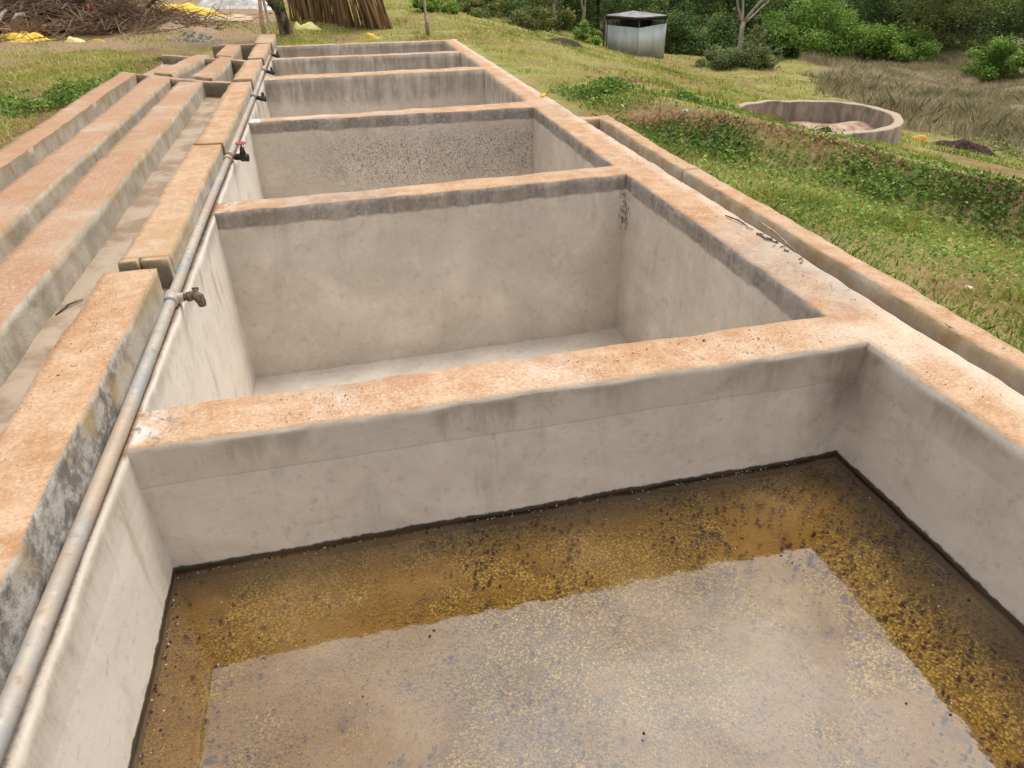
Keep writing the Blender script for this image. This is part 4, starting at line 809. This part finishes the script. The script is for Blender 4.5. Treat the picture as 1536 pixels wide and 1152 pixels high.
def rag(x, y, z, w_, h_, rz, mat, name, label, tilt=.35):
    n = 14; u = np.linspace(-.5, .5, n); UU, VV = np.meshgrid(u, u); lx = UU*w_; lz = VV*h_; ly = tilt*lz+.05*np.sin(UU*9+VV*4)+.03*np.sin(VV*13-UU*5)
    X_ = x+lx*math.cos(rz)-ly*math.sin(rz); Y_ = y+lx*math.sin(rz)+ly*math.cos(rz); i, j = np.meshgrid(np.arange(n-1), np.arange(n-1)); k = (j*n+i).ravel()
    o = link(bpy.data.objects.new(name, npmesh(name, np.stack([X_.ravel(), Y_.ravel(), (z+lz).ravel()], 1), np.stack([k, k+1, k+n+1, k+n], 1), mat, smooth=True)), None, label, 'cloth'); s_ = o.modifiers.new('thick', 'SOLIDIFY'); s_.thickness = .008
rag(-5.2, 20.2, .34, .13, .42, .35, MT_CLOTH, 'hanging_rag', 'faded red cloth hanging upright in the brushwood')
heap('straw_heap', -6.75, 19.9, .6, .4, .34, -.3, simple('brown_straw', (.20, .10, .06), (.42, .27, .17), 18, .95, 0, .1, .04, (1, 3, 1)), 'heap of reddish straw at the front of the brushwood', 'straw', .5, 40, 8)

# ================================================================== SMALL DETAILS
def stick(pts, r, name, mat, label, cat='stick'):
    q = MB(); q.tube(pts, r, 7); return q.build(name, mat, None, True, label, cat)
stick([(2.455, 3.75, .008), (2.44, 3.55, .012), (2.425, 3.28, -.02)], [.006, .008, .005], 'fallen_stick', MT_WOOD, 'longest dry stick lying in the gutter')
stick([(2.315, 3.92, .008), (2.34, 3.80, .012), (2.345, 3.70, .008)], [.004, .005, .003], 'fallen_stick', MT_BARKD, 'short dark twig on the rim beside the gutter stick')
stick([(2.34, 3.58, .008), (2.335, 3.47, .012), (2.37, 3.40, .006)], [.004, .005, .003], 'fallen_stick', MT_BARKD, 'crooked dark twig nearest the camera on the gutter edge')
mb = MB()
for k in range(60):
    x = random.gauss(2.42, .05); y = random.uniform(3.1, 3.95); a = random.uniform(0, 6.28); l_ = random.uniform(.004, .02); z = .006 if x < 2.385 else -.088
    mb.tube([(x-math.cos(a)*l_, y-math.sin(a)*l_, z), (x+math.cos(a)*l_, y+math.sin(a)*l_, z+.006)], random.uniform(.002, .005), 4)
mb.build('leaf_litter', MT_TWIG, None, label='brown leaf litter caught in the gutter beside the stick', cat='litter', kind='stuff')
def stone(x, y, r, label, mat=MT_STONE, z=None):
    P, Fc = blobs(1, np.array([[0, 0, 0.]]), np.array([r]), .75); import bmesh
    me = npmesh('pale_stone', P, Fc, mat, None, True); bm = bmesh.new(); bm.from_mesh(me); bmesh.ops.subdivide_edges(bm, edges=bm.edges, cuts=2, use_grid_fill=True, smooth=1.)
    for v in bm.verts: v.co *= 1+random.uniform(-.06, .06)
    bm.to_mesh(me); bm.free(); me.polygons.foreach_set('use_smooth', [True]*len(me.polygons)); o = link(bpy.data.objects.new('pale_stone', me), None, label, 'stone'); o.location = (x, y, (tz(x, y) if z is None else z)+r*.45)
stone(3.17, 2.8, .022, 'round pale stone in the near grass at the right'); stone(3.36, 6.72, .028, 'white stone in the grass beyond the gutter end')
q = MB(); q.box((2.37, 8.35, .012), (.07, .05, .02), .5); q.box((2.34, 8.30, .008), (.05, .04, .014), 1.1); q.build('yellow_scrap', MT_YEL, None, label='small yellow scrap on the right rim of the tanks', cat='scrap')
stick([(2.40, 8.42, .0), (2.46, 8.45, .03), (2.52, 8.38, .02)], .006, 'fallen_twig', MT_BARKD, 'small dark twig beside the yellow scrap on the rim', 'twig')
stick([(-1.515, 3.63, -.028), (-1.48, 3.73, -.02), (-1.43, 3.79, -.026)], [.004, .005, .003], 'fallen_twig', MT_BARKD, 'thin dark twig lying on the channel floor', 'twig')

N = 5200; k = rng.uniform(0, 1, N); cxs = np.where(k < .28, rng.uniform(2.12, 2.38, N), np.where(k < .45, rng.uniform(-1.19, -.98, N), np.where(k < .62, rng.uniform(-1.8, -1.56, N), np.where(k < .7, rng.uniform(2.545, 2.66, N), rng.uniform(-.85, 2.0, N)))))
cys = np.where(k < .7, rng.uniform(.8, 7.4, N), rng.uniform(2.30, 2.49, N)); cys = np.where((k > .28) & (k < .45), rng.uniform(.8, 3.5, N), cys); cys = np.where((k > .62) & (k < .7), rng.uniform(.8, 6.9, N), cys)
czs = np.where((k > .28) & (k < .45), .2, np.where((k >= .45) & (k < .62), .15, 0.)); den = np.clip(.35+.7*wob(np.stack([cxs, cys, 0*cxs], 1), 5, 2), .05, 1); ok = rng.uniform(0, 1, N) < den
cxs, cys, czs = cxs[ok], cys[ok], czs[ok]; N = len(cxs); P, Fc = blobs(N, np.stack([cxs, cys, czs+.001], 1), np.exp(rng.normal(-6.2, .45, N)), .7)
link(bpy.data.objects.new('earth_crumbs', npmesh('earth_crumbs', P, Fc, simple('earth_crumb', (.16, .085, .05), (.46, .31, .2), 40, .95, 0, .1), None, False)), None, 'tiny crumbs of earth strewn over the rims and kerbs', 'soil crumbs', None, 'stuff')
N = 9000; bx = 2.672+np.abs(rng.normal(0, .04, N)); by = rng.uniform(1.2, 7.0, N); ok = rng.uniform(0, 1, N) < np.clip(.35+.9*wob(np.stack([bx, by, 0*bx], 1), 4, 6), .02, 1); bx, by = bx[ok], by[ok]; N = len(bx)
V, F_ = blades(np.stack([bx, by, terr(bx, by)-.01], 1), rng.uniform(.05, .14, N), rng.uniform(.0018, .004, N), .6)
stuff('kerb_grass', V, F_, GRASS, np.clip(rng.normal(.38, .2, N), 0, 1), 'taller grass fringe leaning against the gutter kerb', 'grass')
